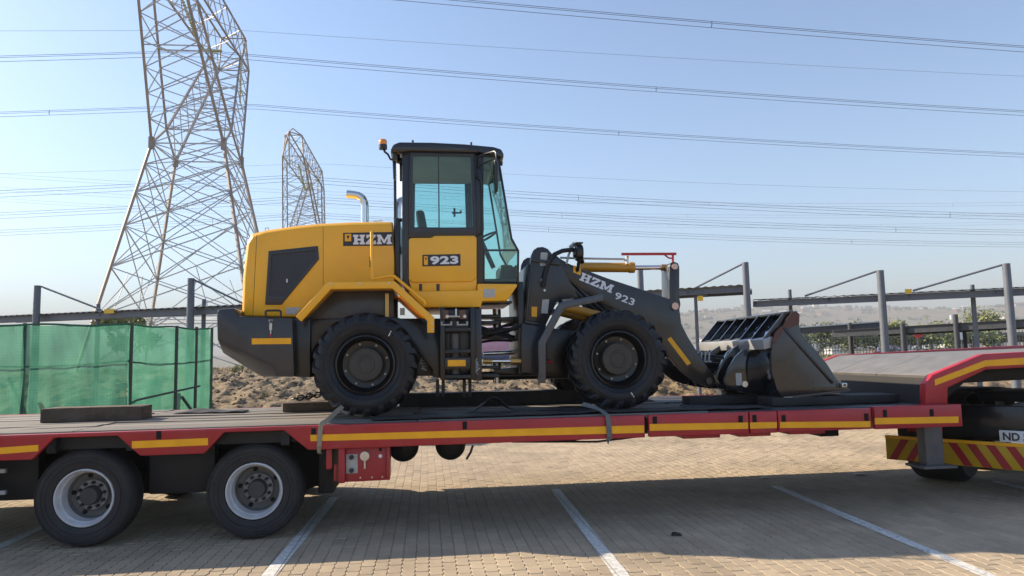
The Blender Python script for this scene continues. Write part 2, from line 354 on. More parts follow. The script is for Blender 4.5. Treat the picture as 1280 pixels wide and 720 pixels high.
mm = nd(t, 'ShaderNodeMath', operation='MULTIPLY'); t.links.new(mr.outputs[0], mm.inputs[0]); t.links.new(j1, mm.inputs[1])
m3 = nd(t, 'ShaderNodeMath', operation='MULTIPLY'); t.links.new(mm.outputs[0], m3.inputs[0]); t.links.new(j2, m3.inputs[1])
t.links.new(m3.outputs[0], b.inputs['Alpha'])
def ribbon(name, p, q, w, z=0.0045, nseg=40, **kw):
    V, Fc = [], []; p, q = Vector(p), Vector(q); d = (q-p).normalized(); nn = Vector((-d.y, d.x, 0))
    for i in range(nseg+1):
        c = p.lerp(q, i/nseg); ww = w/2*(1+.1*noise.noise(c*3)); e = .006*noise.noise(c*6+Vector((5,5,5)))
        V += [(c.x+nn.x*(ww+e), c.y+nn.y*(ww+e), z), (c.x-nn.x*(ww-e), c.y-nn.y*(ww-e), z)]
    Fc = [(2*i, 2*i+1, 2*i+3, 2*i+2) for i in range(nseg)]
    return raw(name, V, Fc, paint, **kw)
LBL = {}
for x0, x1, yend in ((-3.98,-4.02,1.6), (-1.28,-1.15,2.08), (1.45,1.585,1.98), (4.10,4.28,1.56), (6.95,7.0,1.25), (9.7,9.75,1.2)):
    s = (x1-x0)/(yend+2)
    ribbon('parking_line', (x0-s*1.5, -3.2, 0), (x1, yend, 0), .118, kind='structure')
# --- dirt bank behind the lot
dirt = mk('dry_dirt', (0.2, 0.15, 0.09), 0.95, var=0.35, scale=5, bump=0.8, bscale=22)
add_patches(dirt, [(0.12,0.085,0.053), (0.19,0.14,0.088), (0.25,0.19,0.12), (0.165,0.125,0.078), (0.28,0.215,0.14)], 3.5)
def hb(X, Y):
    e = sm((Y-8.5)/1.2); return hg(X, Y)+.06+e*(.10*noise.fractal(Vector((X*.6, Y*.6, 1)), 1, 2, 4) + .10*noise.fractal(Vector((X*2.4, Y*2.4, 4)), .6, 2, 5))+e*.08
V, Fc = [], []; nx, ny = 420, 220
for j in range(ny+1):
    Y = 8.54 + 21*(j/ny)**1.25
    for i in range(nx+1):
        X = -16+36*i/nx; V.append((X, Y, hb(X, Y) - (.5 if j == ny else 0)))
Fc = [(j*(nx+1)+i, j*(nx+1)+i+1, (j+1)*(nx+1)+i+1, (j+1)*(nx+1)+i) for j in range(ny) for i in range(nx)]
raw('dirt_bank', V, Fc, dirt, smooth=True, kind='structure')
stone_m = mk('loose_stone', (0.21, 0.16, 0.11), 0.95, var=0.3, scale=9, rnd=0.45)
V, Fc = [], []
ico = bmesh.new(); bmesh.ops.create_icosphere(ico, subdivisions=1, radius=1); iv = [v.co.copy() for v in ico.verts]; ifc = [[v.index for v in f.verts] for f in ico.faces]; ico.free()
for _ in range(11000):
    Y = 8.7+random.random()**1.3*13; X = random.uniform(-9, 14); s = random.uniform(.012, .055)*(1.9 if random.random() < .06 else 1); c = Vector((X, Y, hb(X, Y)+s*.2)); k = len(V)
    sq = Vector((random.uniform(.7,1.5), random.uniform(.7,1.4), random.uniform(.4,.8))); a = random.random()*6
    for v in iv:
        w = Vector((v.x*sq.x, v.y*sq.y, v.z*sq.z))*s*random.uniform(.8,1.2); V.append(c+Vector((w.x*math.cos(a)-w.y*math.sin(a), w.x*math.sin(a)+w.y*math.cos(a), w.z)))
    Fc += [[i+k for i in f] for f in ifc]
tag(raw('loose_stones', V, Fc, stone_m), 'loose brown stones and clods scattered over the dirt bank', 'stones', kind='stuff')
grass_m = mk('dry_grass', (0.16, 0.17, 0.05), 0.8, var=0.3, scale=3, rnd=0.4)
V, Fc = [], []
def tuft(X, Y, n, h, sp):
    z = hb(X, Y) if 8.6 < Y < 29 else hg(X, Y)
    for _ in range(n):
        a = random.random()*6.283; r = random.random()*sp; x, y = X+r*math.cos(a), Y+r*math.sin(a); hh = h*random.uniform(.5,1.2); lean = random.uniform(.1,.6)*hh; b = random.random()*6.283; w = .006+.004*random.random(); k = len(V)
        V.extend([(x-w*math.sin(b), y+w*math.cos(b), z-.02), (x+w*math.sin(b), y-w*math.cos(b), z-.02), (x+lean*.4*math.cos(b)+w*.7*math.sin(b), y+lean*.4*math.sin(b), z+hh*.6), (x+lean*math.cos(b), y+lean*math.sin(b), z+hh)])
        Fc.extend([(k, k+1, k+2), (k, k+2, k+3)])
for _ in range(420):
    X = random.uniform(-13, 16); Y = random.uniform(17.5, 25); tuft(X, Y, 26, random.uniform(.08,.24), .22)
for _ in range(34):
    X = random.uniform(-7, 12); Y = random.uniform(9.5, 15); tuft(X, Y, 16, random.uniform(.05,.14), .12)
for _ in range(60):
    p = LD(random.uniform(-8.5,-5.2), random.uniform(26, 31)); tuft(p.x, p.y, 40, random.uniform(.15,.34), .3)
tag(raw('grass_tufts', V, Fc, grass_m), 'dry green and straw grass growing on the dirt bank', 'grass', kind='stuff')
# ------------------------------------------------------------------ trees
bark = mk('bark', (0.11, 0.085, 0.06), 0.9, var=0.3, bump=0.4, bscale=30)
leaf_a = mk('leaf_bright', (0.17, 0.19, 0.055), 0.6, var=0.3, scale=2, rnd=0.4)
leaf_b = mk('leaf_dark', (0.11, 0.14, 0.04), 0.6, var=0.3, scale=2, rnd=0.4)
def tree(base, h, w, label, mat, group=None, nleaf=1500, ls=.11, name='leafy_tree', trunk=.35):
    root = empty(name, base, label, 'tree', group); base = Vector(base); m = B()
    m.cyl(base-Vector((0,0,.2)), base+Vector((0,0,h*trunk)), .035*h, 8, .02*h); tips = []
    for i in range(7):
        a = i*.9+random.random(); st = base+Vector((0,0,h*random.uniform(trunk*.5,trunk))); en = base+Vector((math.cos(a)*w*random.uniform(.35,.8), math.sin(a)*w*random.uniform(.35,.8), h*random.uniform(.5,.92)))
        md = st.lerp(en,.5)+Vector((0,0,.05*h)); m.tube([st, md, en], .010*h, 5); tips.append(en)
    m.done('trunk', bark, root)
    V, Fc = [], []; cl = [(t+Vector((random.gauss(0,.1)*w, random.gauss(0,.1)*w, random.gauss(0,.05)*h)), random.uniform(.22,.42)*w) for t in tips for _ in range(3)]
    for _ in range(nleaf):
        c, r = random.choice(cl); d = Vector((random.gauss(0,1), random.gauss(0,1), random.gauss(0,.8))).normalized()*r*random.random()**.4
        p = c+d; a = Vector((random.gauss(0,1), random.gauss(0,1), random.gauss(0,1))).normalized(); b2 = a.orthogonal().normalized(); s = ls*random.uniform(.6,1.3); k = len(V)
        V += [p-a*s, p+b2*s*.45, p+a*s, p-b2*s*.45]; Fc.append((k,k+1,k+2,k+3))
    raw('crown', V, Fc, mat, parent=root)
    return root
def tb(lat, dep):
    p = LD(lat, dep); return (p.x, p.y, hg(p.x, p.y)-.05)
tree(tb(23.4, 50), 2.0, 2.2, 'bright green bushy tree beyond the far carport, beside the white rubble', leaf_a, ls=.16)
tree(tb(26.2, 51), 2.1, 2.2, 'bright green tree just behind the stop sign pole row', leaf_a, ls=.16)
tree(tb(29.6, 53), 1.7, 2.0, 'low yellow-green tree between two dark carport posts', leaf_a, ls=.16)
tree(tb(20.6, 49), 1.9, 2.2, 'low green bush showing past the edge of the bucket', leaf_b, ls=.15, name='bush', trunk=.15)
tree(tb(56, 88), 4.6, 4.2, 'rounded green tree rising beside the thick end post of the carport', leaf_a, ls=.26)
tree(tb(35.5, 56), 1.6, 2.3, 'dusty green tree beyond the round white sign', leaf_b, ls=.18)
tree(tb(-25.6, 48), 3.9, 1.8, 'pale yellow-green tree showing below the carport beam beside the pylon', leaf_a, ls=.2)
# ------------------------------------------------------------------ far hillside: houses and woods
hw = [mk('house_white', (0.80,0.79,0.76), .9, var=.1, scale=.2), mk('house_cream', (0.48,0.40,0.30), .9, var=.1, scale=.2), mk('house_brick', (0.28,0.15,0.10), .9, var=.1, scale=.2), mk('house_grey', (0.33,0.33,0.34), .9, var=.1, scale=.2)]
hr = [mk('roof_tile', (0.24,0.11,0.07), .9, var=.15, scale=.3), mk('roof_grey', (0.16,0.16,0.17), .8, var=.15, scale=.3), mk('roof_sheet', (0.70,0.71,0.72), .5, var=.1, scale=.3)]
blu = mk('violet_cladding', (0.22, 0.18, 0.62), .6, var=.06, scale=.2)
def house(az, r, w, d, h, wm, rm, label, group=None, flat=False, name='house'):
    th = math.radians(az+6.8); X, Y = r*math.sin(th), -7.15+r*math.cos(th); z = hg(X, Y); a = random.uniform(-.6,.6)
    root = empty(name, (X, Y, z), label, 'house' if not flat else 'building', group); root.rotation_euler.z = a; ORG[root] = Vector((0,0,0))
    B().box(-w/2, w/2, -d/2, d/2, -4, h).done('wall', wm, root, smooth=0)
    if flat: B().box(-w/2-.3, w/2+.3, -d/2-.3, d/2+.3, h, h+.6).done('roof', rm, root, smooth=0)
    else: B().rings([[(-w/2-.5,-d/2-.5,h),(-w/2-.5,d/2+.5,h),(-w/2-.5,0,h+d*.3)],[(w/2+.5,-d/2-.5,h),(w/2+.5,d/2+.5,h),(w/2+.5,0,h+d*.3)]]).done('roof', rm, root, smooth=0)
    nw = max(2, int(w/5))
    for i in range(nw):
        x = -w/2+w*(i+.5)/nw; B().box(x-.8, x+.8, -d/2-.06, -d/2, h*.3, h*.75).done('window', plastic, root, smooth=0)
HWN = ['white','cream','brick red','grey']; HRN = ['brown tiled','dark grey','pale sheet']
for k in range(150):
    az = random.uniform(9, 37); r = random.choice([random.uniform(380, 900), random.uniform(800, 1500), random.uniform(1200, 2200)])
    house(az, r, random.uniform(10,24), random.uniform(8,12), random.uniform(3.5,7), hw[(wi := random.choice((0,0,1,2,3)))], hr[(ri := random.randrange(3))], 'small %s house with %s roof on the hazy far hillside' % (HWN[wi], HRN[ri]), '%s houses with %s roofs on the hillside' % (HWN[wi], HRN[ri]))
house(27.8, 760, 26, 16, 13, blu, hr[1], 'violet-blue clad building on the far hillside', flat=True, name='office_building')
house(31.6, 900, 34, 16, 17, hw[0], hr[2], 'long white block standing out on the far hillside ridge', flat=True, name='office_building')
house(30.6, 1000, 24, 16, 22, hw[3], hr[2], 'tall grey block beside the long white block on the far hillside', flat=True, name='office_building')
house(22.5, 640, 60, 22, 7, hw[0], hr[2], 'wide pale warehouse low on the far hillside', flat=True, name='warehouse')
house(24.6, 560, 44, 20, 6, hw[3], hr[1], 'wide dark-roofed warehouse low on the far hillside', flat=True, name='warehouse')
wood_m = mk('far_foliage', (0.05, 0.075, 0.03), .9, var=.4, scale=.3, rnd=.4)
V, Fc = [], []
for _ in range(900):
    az = random.uniform(-6, 40); r = random.uniform(260, 2300); th = math.radians(az+6.8); X, Y = r*math.sin(th), -7.15+r*math.cos(th); z = hg(X, Y)
    for _ in range(random.randint(2,5)):
        s = random.uniform(1.8, 4.5); c = Vector((X+random.gauss(0,5), Y+random.gauss(0,5), z+s*.5)); k = len(V)
        V += [c+Vector((v.x*s*random.uniform(.7,1.3), v.y*s*random.uniform(.7,1.3), v.z*s*random.uniform(.6,1.2))) for v in iv]; Fc += [[i+k for i in f] for f in ifc]
tag(raw('far_woodland', V, Fc, wood_m), 'scattered dark trees covering the hazy far hillsides', 'woodland', kind='stuff')
# ------------------------------------------------------------------ carports
postm = mk('blue_grey_steel', (0.115, 0.135, 0.17), 0.45, var=0.1, dust=.15)
sheetm = mk('roof_sheeting', (0.085, 0.09, 0.10), 0.5, var=0.1)
signy = mk('yellow_sign', (0.72, 0.46, 0.03), 0.5)
darksteel = mk('dark_steel', (0.05, 0.055, 0.065), 0.5, var=.1)
def carport(label, e0, e1, posts, stays, back=4.5, beamh=.14, mat=postm, pr=.075, corr=True, extra=(), rise=.30, ground=None, group=None):
    """e0,e1: (px,py,dep) ends of the top of the front beam; posts: (px,top_py,frac) ; stays: (px,py,px,py)"""
    a, b = PH(*e0), PH(*e1); d = (b-a); dh = Vector((d.x,d.y,0)); L = dh.length; dn = dh.normalized(); nn = Vector((-dn.y, dn.x, 0))
    if nn.dot(DEP) < 0: nn = -nn
    root = empty('carport', (a.x, a.y, hg(a.x, a.y)), label, 'carport', group)
    def at(px, py, off=0.0):      # picture point on the vertical plane of the front beam
        r = ray(px, py); q = (a+nn*off-CAM).dot(nn)/r.dot(nn); return CAM+r*q
    m = B(); lo = Vector((0,0,-beamh)); m.rings([[a, a+lo, a+lo+nn*.07, a+nn*.07], [b, b+lo, b+lo+nn*.07, b+nn*.07]]); m.done('beam', mat, root, smooth=0)
    a2, b2 = a+nn*back+Vector((0,0,rise)), b+nn*back+Vector((0,0,rise)); m = B(); m.rings([[a2, a2+lo, a2+lo+nn*.07, a2+nn*.07], [b2, b2+lo, b2+lo+nn*.07, b2+nn*.07]]); m.done('beam', mat, root, smooth=0)
    N = max(8, int(L/.19*4)); rows = []
    for k, q in ((0, -.09), (1, back+.15)):
        rows.append([a.lerp(b, i/N)+nn*q+Vector((0,0,rise*q/back+.02+(.012*math.sin(i*math.pi/2) if corr else 0))) for i in range(N+1)])
    up = Vector((0,0,.012)); V = rows[0]+rows[1]+[p+up for p in rows[0]]+[p+up for p in rows[1]]; M = N+1; Fc = []
    for i in range(N): Fc += [(i, i+1, M+i+1, M+i), (2*M+i, 3*M+i, 3*M+i+1, 2*M+i+1), (i, 2*M+i, 2*M+i+1, i+1), (M+i, M+i+1, 3*M+i+1, 3*M+i)]
    raw('roof_sheet', V, Fc, sheetm, parent=root)
    for i in range(int(L/1.6)+1):
        p = a+dn*min(L-.05, .05+i*1.6); q = p+nn*back+Vector((0,0,rise)); B().rings([[p+Vector((0,0,-.015))-dn*.02, p+Vector((0,0,-.09))-dn*.02, p+Vector((0,0,-.09))+dn*.02, p+Vector((0,0,-.015))+dn*.02], [q+Vector((0,0,-.015))-dn*.02, q+Vector((0,0,-.09))-dn*.02, q+Vector((0,0,-.09))+dn*.02, q+Vector((0,0,-.015))+dn*.02]]).done('rafter', mat, root, smooth=0)
    for p in posts:
        tp = at(p[0], p[1], -.16 if len(p) < 3 else p[2]); r = pr if len(p) < 4 else p[3]
        gz = hg(tp.x, tp.y)-.3 if ground is None else ground
        bt = at(p[4], 440, -.16 if len(p) < 3 else p[2]) if len(p) > 4 else tp
        base = Vector((tp.x, tp.y, gz))
        B().cyl(base, tp, r*1.25, 14, r).done('post', mat, root)
    for s in stays: B().cyl(at(s[0], s[1], -.16), at(s[2], s[3], -.05), .022, 8).done('stay', mat, root)
    for s in extra:
        p = at(*s[:2], -.12); q = at(s[2], s[3], -.12); B().rings([[p, Vector((q.x,q.y,p.z)), q, Vector((p.x,p.y,q.z))], [p+nn*.02, Vector((q.x,q.y,p.z))+nn*.02, q+nn*.02, Vector((p.x,p.y,q.z))+nn*.02]]).done('sign_plate', signy, root, smooth=0)
    return root
carport('long steel carport behind the green netting, with stays down to its beam', (-60,399.5,18.4), (330,381.5,15.6), [(47,357), (239,348), (123,380,.2,.045), (255,374,.2,.045), (-130,366)], [(51,358,126,387), (243,350,303,379), (-125,366,-50,395)], extra=[(130,386.5,142,391.5)], back=1.7, rise=.12)
carport('carport bay whose high roof ends at a tall post behind the loader boom', (700,371,18.6), (929,357.5,17), [(931.5,328), (869,361,.25,.04), (800,335)], [(930,329,866,361.5)], extra=[(872,370,879,376)], back=5)
carport('carport with two tall posts standing over the gooseneck of the trailer', (941,376.5,17), (1480,351.5,13.8), [(1100,338), (1257.5,329.5), (987,362,.3,.04), (1215,356,.3,.045)], [(1096,339,1006,370), (1253,331,1141,363.5)], extra=[(1131,361.5,1140,366.5)], back=5, rise=.33)
carport('dark low carport further back with a pale sloping underside', (930,415.5,38), (1101,403.5,35), [(1062,404,-.1,.1), (975,409,-.1,.1)], [], back=6, beamh=.28, mat=darksteel, corr=False, rise=.25)
carport('dark low carport further back running behind the stop sign', (1040,414,34), (1500,387,25), [(1128,404,-.1,.1), (1194,393,-.1,.1), (1262,396,-.1,.1), (1205,408,4,.08)], [], back=6, beamh=.28, mat=darksteel, corr=False, rise=.05)
carport('pale flat carport roof beyond the stop sign', (1092,421.5,62), (1300,415,56), [(1162,414,-.1,.12), (1247,411,-.1,.12), (1100,420,-.1,.12)], [], back=8, beamh=.22, mat=postm, corr=False, rise=-.5)
# signs
def sign(px, py, dep, rad, nside, mat, label, name):
    c = PH(px, py, dep); g = hg(c.x, c.y); root = empty(name, (c.x, c.y, g), label, 'sign'); n = -DEP
    B().cyl((c.x, c.y, g-.2), (c.x, c.y, c.z), .035, 8).done('pole', sheetm, root)
    B().cyl(c+n*.05, c+n*.08, rad, nside).done('sign_face', mat, root, smooth=20)
sred = mk('sign_red', (0.55, 0.03, 0.03), .4)
sign(1147, 417, 44, .30, 8, sred, 'red stop sign on a thin pole beyond the carports', 'stop_sign')
sign(1201.5, 419, 42, .27, 20, white_print, 'round white sign on a pole beyond the carports', 'road_sign')
# palisade fence in the distance
pal = mk('galvanised_pale', (0.16, 0.18, 0.16), .5, metal=.3)
a, b = LD(18, 47), LD(44, 40); root = empty('palisade_fence', (a.x, a.y, hg(a.x,a.y)), 'pale galvanised palisade fence running along below the far carports', 'fence')
pm = bpy.data.meshes.new('pale'); q = B().box(-.018,.018,-.01,.01,-.2,1.45); q.bm.to_mesh(pm); pm.materials.append(pal)
NP = 150
for i in range(NP):
    p = a.lerp(b, i/(NP-1)); o = bpy.data.objects.new('pale', pm); C.objects.link(o); o.parent = root; o.location = Vector((p.x, p.y, hg(p.x,p.y)))-ORG[root]
za, zb = hg(a.x,a.y), hg(b.x,b.y)
for h in (.4, 1.2): B().cyl((a.x,a.y+.03,za+h), (b.x,b.y+.03,zb+h), .025, 6).done('rail', pal, root)
# rubble heap beside the bush
rub = mk('pale_rubble', (0.45,0.43,0.40), .95, var=.3, scale=4)
m = B(); c = LD(20.2, 38.5); c.z = hg(c.x, c.y)
for i in range(60):
    a = random.random()*6.28; r = random.random()**.6*1.6; s = random.uniform(.06,.2); h = max(0,.6*(1-r/1.6))*random.random()
    x, y = c.x+r*math.cos(a), c.y+r*.6*math.sin(a); m.box(x-s, x+s*.8, y-s*.7, y+s, c.z-.1, c.z+h+s*.5)
m.done('rubble_heap', rub, smooth=0, label='pale heap of broken rubble beyond the trailer deck', cat='rubble', kind='stuff')
# ------------------------------------------------------------------ green shade netting enclosure
net = bpy.data.materials.new('green_shade_net'); net.use_nodes = True; t = net.node_tree; t.nodes.remove(t.nodes['Principled BSDF'])
tc = nd(t, 'ShaderNodeTexCoord'); tr = nd(t, 'ShaderNodeBsdfTransparent'); df = nd(t, 'ShaderNodeBsdfDiffuse'); tl = nd(t, 'ShaderNodeBsdfTranslucent')
nz = nd(t, 'ShaderNodeTexNoise'); nz.inputs['Scale'].default_value = 1.6; nz.inputs['Detail'].default_value = 5
cr = nd(t, 'ShaderNodeValToRGB'); cr.color_ramp.elements[0].color = (0.05,0.18,0.125,1); cr.color_ramp.elements[1].color = (0.10,0.30,0.215,1); cr.color_ramp.elements[0].position = .3; cr.color_ramp.elements[1].position = .7
t.links.new(tc.outputs['Object'], nz.inputs[0]); t.links.new(nz.outputs[0], cr.inputs[0]); t.links.new(cr.outputs[0], df.inputs[0]); t.links.new(cr.outputs[0], tl.inputs[0])
m1 = nd(t, 'ShaderNodeMixShader'); m1.inputs[0].default_value = .6; t.links.new(df.outputs[0], m1.inputs[1]); t.links.new(tl.outputs[0], m1.inputs[2])
uvn = nd(t, 'ShaderNodeUVMap'); sx = nd(t, 'ShaderNodeSeparateXYZ'); t.links.new(uvn.outputs[0], sx.inputs[0])
def weave(o, per, w):
    p = nd(t, 'ShaderNodeMath', operation='PINGPONG'); p.inputs[1].default_value = per/2; t.links.new(o, p.inputs[0])
    g = nd(t, 'ShaderNodeMath', operation='LESS_THAN'); g.inputs[1].default_value = w; t.links.new(p.outputs[0], g.inputs[0]); return g.outputs[0]
w1 = weave(sx.outputs[0], .05, .004); w2 = weave(sx.outputs[1], .05, .004)
mx = nd(t, 'ShaderNodeMath', operation='MAXIMUM'); t.links.new(w1, mx.inputs[0]); t.links.new(w2, mx.inputs[1])
mr = nd(t, 'ShaderNodeMapRange'); mr.inputs[3].default_value = .74; mr.inputs[4].default_value = .88; t.links.new(mx.outputs[0], mr.inputs[0])
m2 = nd(t, 'ShaderNodeMixShader'); t.links.new(mr.outputs[0], m2.inputs[0]); t.links.new(tr.outputs[0], m2.inputs[1]); t.links.new(m1.outputs[0], m2.inputs[2]); tr.inputs[0].default_value = (.62,.86,.74,1)
t.links.new(m2.outputs[0], t.nodes['Material Output'].inputs[0])
corner = PH(161,405,13); backc = PH(262,411,15.5); leftc = PH(-60,407,11.9)
root = empty('shade_net_enclosure', (corner.x, corner.y, 0), 'green shade net stretched over posts as a tall enclosure behind the trailer', 'netting fence')
def net_panel(p, q, zt, n=40, sag=.03, name='net_panel'):
    V, Fc, UV = [], [], []; L = (Vector((q.x,q.y,0))-Vector((p.x,p.y,0))).length; nv = 24; dn = Vector((q.x-p.x, q.y-p.y, 0)).normalized(); nn = Vector((-dn.y, dn.x, 0))
    for j in range(nv+1):
        for i in range(n+1):
            s = i/n; zz = .02+(zt-.02)*j/nv - (sag*math.sin(s*math.pi*max(1,round(L/2)))**2*(j/nv)**3); c = p.lerp(q, s)
            wv = .05*noise.noise(Vector((s*L*1.3, zz*.9, 2))) + .03*noise.noise(Vector((s*L*4, zz*1.1, 7))) + .014*noise.noise(Vector((s*L*11+zz*3, zz*2.2, 3)))
            V.append((c.x+nn.x*wv, c.y+nn.y*wv, zz)); UV.append((s*L, zz))
    Fc = [(j*(n+1)+i, j*(n+1)+i+1, (j+1)*(n+1)+i+1, (j+1)*(n+1)+i) for j in range(nv) for i in range(n)]
    o = raw(name, V, Fc, net, parent=root, smooth=True); uv = o.data.uv_layers.new(name='UVMap')
    for lp in o.data.loops: uv.data[lp.index].uv = UV[lp.vertex_index]
    return o
net_panel(leftc, corner, 2.4, 110); net_panel(corner, backc, 2.4, 80)
gp = mk('net_post_green', (0.03,0.10,0.065), .6); dp = mk('net_pole', (0.05,0.055,0.055), .6)
hem = mk('net_hem', (0.02,0.13,0.08), .8)
for p, q in ((leftc, corner), (corner, backc)):
    B().tube([Vector((p.x,p.y,2.4)).lerp(Vector((q.x,q.y,2.4)), i/12)+Vector((0,0,-.03*math.sin(i/12*math.pi*2)**2)) for i in range(13)], .018, 6).done('top_hem', hem, root)
    B().tube([Vector((p.x,p.y+.05,1.72)).lerp(Vector((q.x,q.y+.05,1.74)), i/12)+Vector((0,0,-.06*math.sin(i/12*math.pi))) for i in range(13)], .014, 6).done('wire', dp, root)
B().tube([Vector((corner.x,corner.y+.05,1.0)).lerp(Vector((backc.x,backc.y-.6,1.2)), i/8) for i in range(9)], .02, 6).done('wire', dp, root)
for p in (corner, backc, leftc.lerp(corner, .37), corner.lerp(backc,.52), corner.lerp(backc, .78)): B().cyl((p.x+.03, p.y+.06, 0), (p.x+.03, p.y+.06, 2.42), .032, 10).done('post', dp if p is not backc else gp, root)
q = corner.lerp(backc, .55); B().cyl((q.x+.1,q.y+.1,1.0), (backc.x+.05, backc.y+.05, .1), .03, 8).done('brace', dp, root)
q = leftc.lerp(corner, .2); B().cyl((q.x,q.y+.6,1.5), (q.x+.5, q.y+1.0, 0), .03, 8).done('brace', dp, root)
darkp = mk('dark_rounded_board', (0.03,0.045,0.045), .7)
for (x0,x1,y0,y1,dp_,lb) in ((80,134,496,512,13.6,'low dark rounded board leaning behind the green netting'), (131,176,494,512,13.9,'dark rounded board beside the net corner post, behind the netting'), (181,200,472,512,14.6,'tall dark rounded board standing behind the net side panel')):
    a, b = PH(x0, y1, dp_), PH(x1, y0, dp_); w = b.x-a.x; h = b.z; m = B(); r = min(w*.2,.12)
    m.prism([(a.x,0),(b.x,0),(b.x,h-r),(b.x-r*.4,h-r*.3),(b.x-r,h),(a.x+r,h-.04),(a.x+r*.3,h-r*.4),(a.x,h-r)], a.y, a.y+.08); m.done('board', darkp, bevel=.02, label=lb, cat='board')
# ================================================================== LOWBED TRAILER
TW = 3.0; DZ = 1.065
TR = empty('lowbed_trailer', (1.0, 1.5, 0), 'red lowbed trailer with yellow reflective stripes carrying the loader', 'trailer')
wood = mk('deck_timber', (0.20, 0.185, 0.168), 0.85, var=0.25, scale=3, bump=0.5, bscale=14, rnd=0.22, dust=.35, dustcol=(0.28,0.25,0.215), stain=.42)
t = wood.node_tree    # grain stretched along the plank
for nn_ in [n for n in t.nodes if n.type == 'TEX_NOISE']:
    mp = nd(t, 'ShaderNodeMapping'); mp.inputs['Scale'].default_value = (0.12, 1.6, 1.6)
    src = nn_.inputs['Vector'].links[0].from_socket; t.links.new(src, mp.inputs[0]); t.links.new(mp.outputs[0], nn_.inputs['Vector'])
darkdeck = mk('deck_rubber', (0.05, 0.052, 0.058), 0.55, var=0.25, scale=4, bump=0.2, bscale=30, dust=.35, dustcol=(0.14,0.13,0.12))
tread = mk('checker_plate', (0.17, 0.165, 0.16), 0.5, var=0.2, scale=5, bump=.3, bscale=50, dust=.3, dustcol=(0.26,0.23,0.19))
hole = mk('slot_shadow', (0.006,0.006,0.006), .9, var=0)
# deck planks, laid lengthwise, three lengths end to end
NPK = 12; pw = (TW-.24)/NPK
for seg, (xa, xb) in enumerate(((-6.6,-3.3), (-3.3,-0.1), (-0.1,2.9), (2.9,5.46))):
    for i in range(NPK):
        y0 = .12+i*pw+.004; y1 = y0+pw-.008-random.random()*.006; dz = random.uniform(-.006,.006); N = 14; rs = []
        curl = random.uniform(0,.02) if random.random() < .5 else 0
        for k in range(N+1):
            x = xa+.006+(xb-xa-.012)*k/N; zz = DZ+dz+curl*math.cos(k/N*math.pi)**6+.003*noise.noise(Vector((x*2,i*3.1,seg)))
            rs.append([(x,y0,zz-.035),(x,y1,zz-.035),(x,y1+.002*noise.noise(Vector((x*3,i,5))),zz),(x,y0+.003*noise.noise(Vector((x*3,i,9))),zz+.002*noise.noise(Vector((x,i,2))))])
        B().rings(rs).done('deck_plank', wood if xa < 2.8 else darkdeck, TR, bevel=.003, seg=1, smooth=30)
# outer side rails with wheel-arch cut-outs
def rail_seg(pts, y0, y1, side): 
    m = B(); m.prism(pts, y0, y1); o = m.done('side_rail', red, TR, bevel=.008); 
    return o
def zt(x): return 1.06
ZB = .835
arches = [(-3.72,-2.50), (-2.16,-1.02)]       # cut-outs at the top of the rail; chamfers of .22 m
xs = lambda px, y=548: onY(px, y, 0).x
a0t, a0b = xs(67,548), xs(40,574); a1t, a1b = xs(147,543), xs(175,570); a2t, a2b = xs(280,540), xs(255,567); a3t, a3b = xs(355,536), xs(385,562); sE = xs(806,530)
poly = [(-6.6,ZB),(a0b,ZB),(a0t,ZB+.19),(a1t,ZB+.19),(a1b,ZB),(a2b,ZB),(a2t,ZB+.19),(a3t,ZB+.19),(a3b,ZB),(sE,ZB+.005),(sE,1.062),(-6.6,1.062)]
near_rail = rail_seg(poly, 0, .06, 0)
mirror(near_rail, TW/2, TR)
segs = [(xs(811,530), xs(936,530), .842), (xs(937.5,530), xs(971.5,530), .842), (xs(973,530), xs(1090,530), .846), (xs(1092,520), xs(1201,520), .842)]
for i, (x0, x1, zb) in enumerate(segs):
    pr = -.02 if i == 3 else -.004*(i % 2)
    o = rail_seg([(x0,zb),(x1,zb),(x1,1.062 if i < 3 else 1.075),(x0,1.062 if i < 3 else 1.075)], pr, .06, 0); mirror(o, TW/2, TR)
# top flange strip (lighter worn lip) and inner steel edge
o = B().box(-6.6, sE, .06, .118, 1.02, 1.058).done('edge_strip', tread, TR, bevel=.004); mirror(o, TW/2, TR)
o = B().box(segs[0][0], 5.46, .06, .118, 1.02, 1.056).done('edge_strip', tread, TR, bevel=.004); mirror(o, TW/2, TR)
# reflective stripes
def stripe(pts, Y, par, mat=tape, name='reflective_strip', th=.003): return B().px(pts, Y, Y+.001, Y-th).done(name, mat, par, smooth=0)
for p, y in (([(-160,571),(48,556),(48,564),(-160,580)], 0), ([(165,551.5),(260,547.5),(260,556.5),(165,560.5)], 0), ([(388,543.6),(805,531.5),(805,541),(388,551.5)], 0),
             ([(812,530),(935,528),(935,536),(812,538.5)], -.004), ([(937.5,528),(971,527.5),(971,535),(937.5,536)], -.005), ([(975,527.5),(1088,526.5),(1088,534),(975,535)], -.001), ([(1093.5,522.5),(1198,520.5),(1198,528.5),(1093.5,530.5)], -.02)):
    stripe(p, y-.002, TR)
# lashing slots
for px_, py, y in ((65,560,0),(198.5,543.5,0),(392,540,0),(581,531.5,0),(818.5,525,-.004),(926,524,-.004),(943,523,-.005),(979.5,523,-.001),(1083,521,-.001),(1106,516.5,-.02),(1164.5,515.5,-.02)):
    x, z = S(px_, py, y); B().box(x-.022, x+.022, y-.0035, y+.001, z-.04, z+.035).done('lashing_slot', hole, TR, smooth=0)
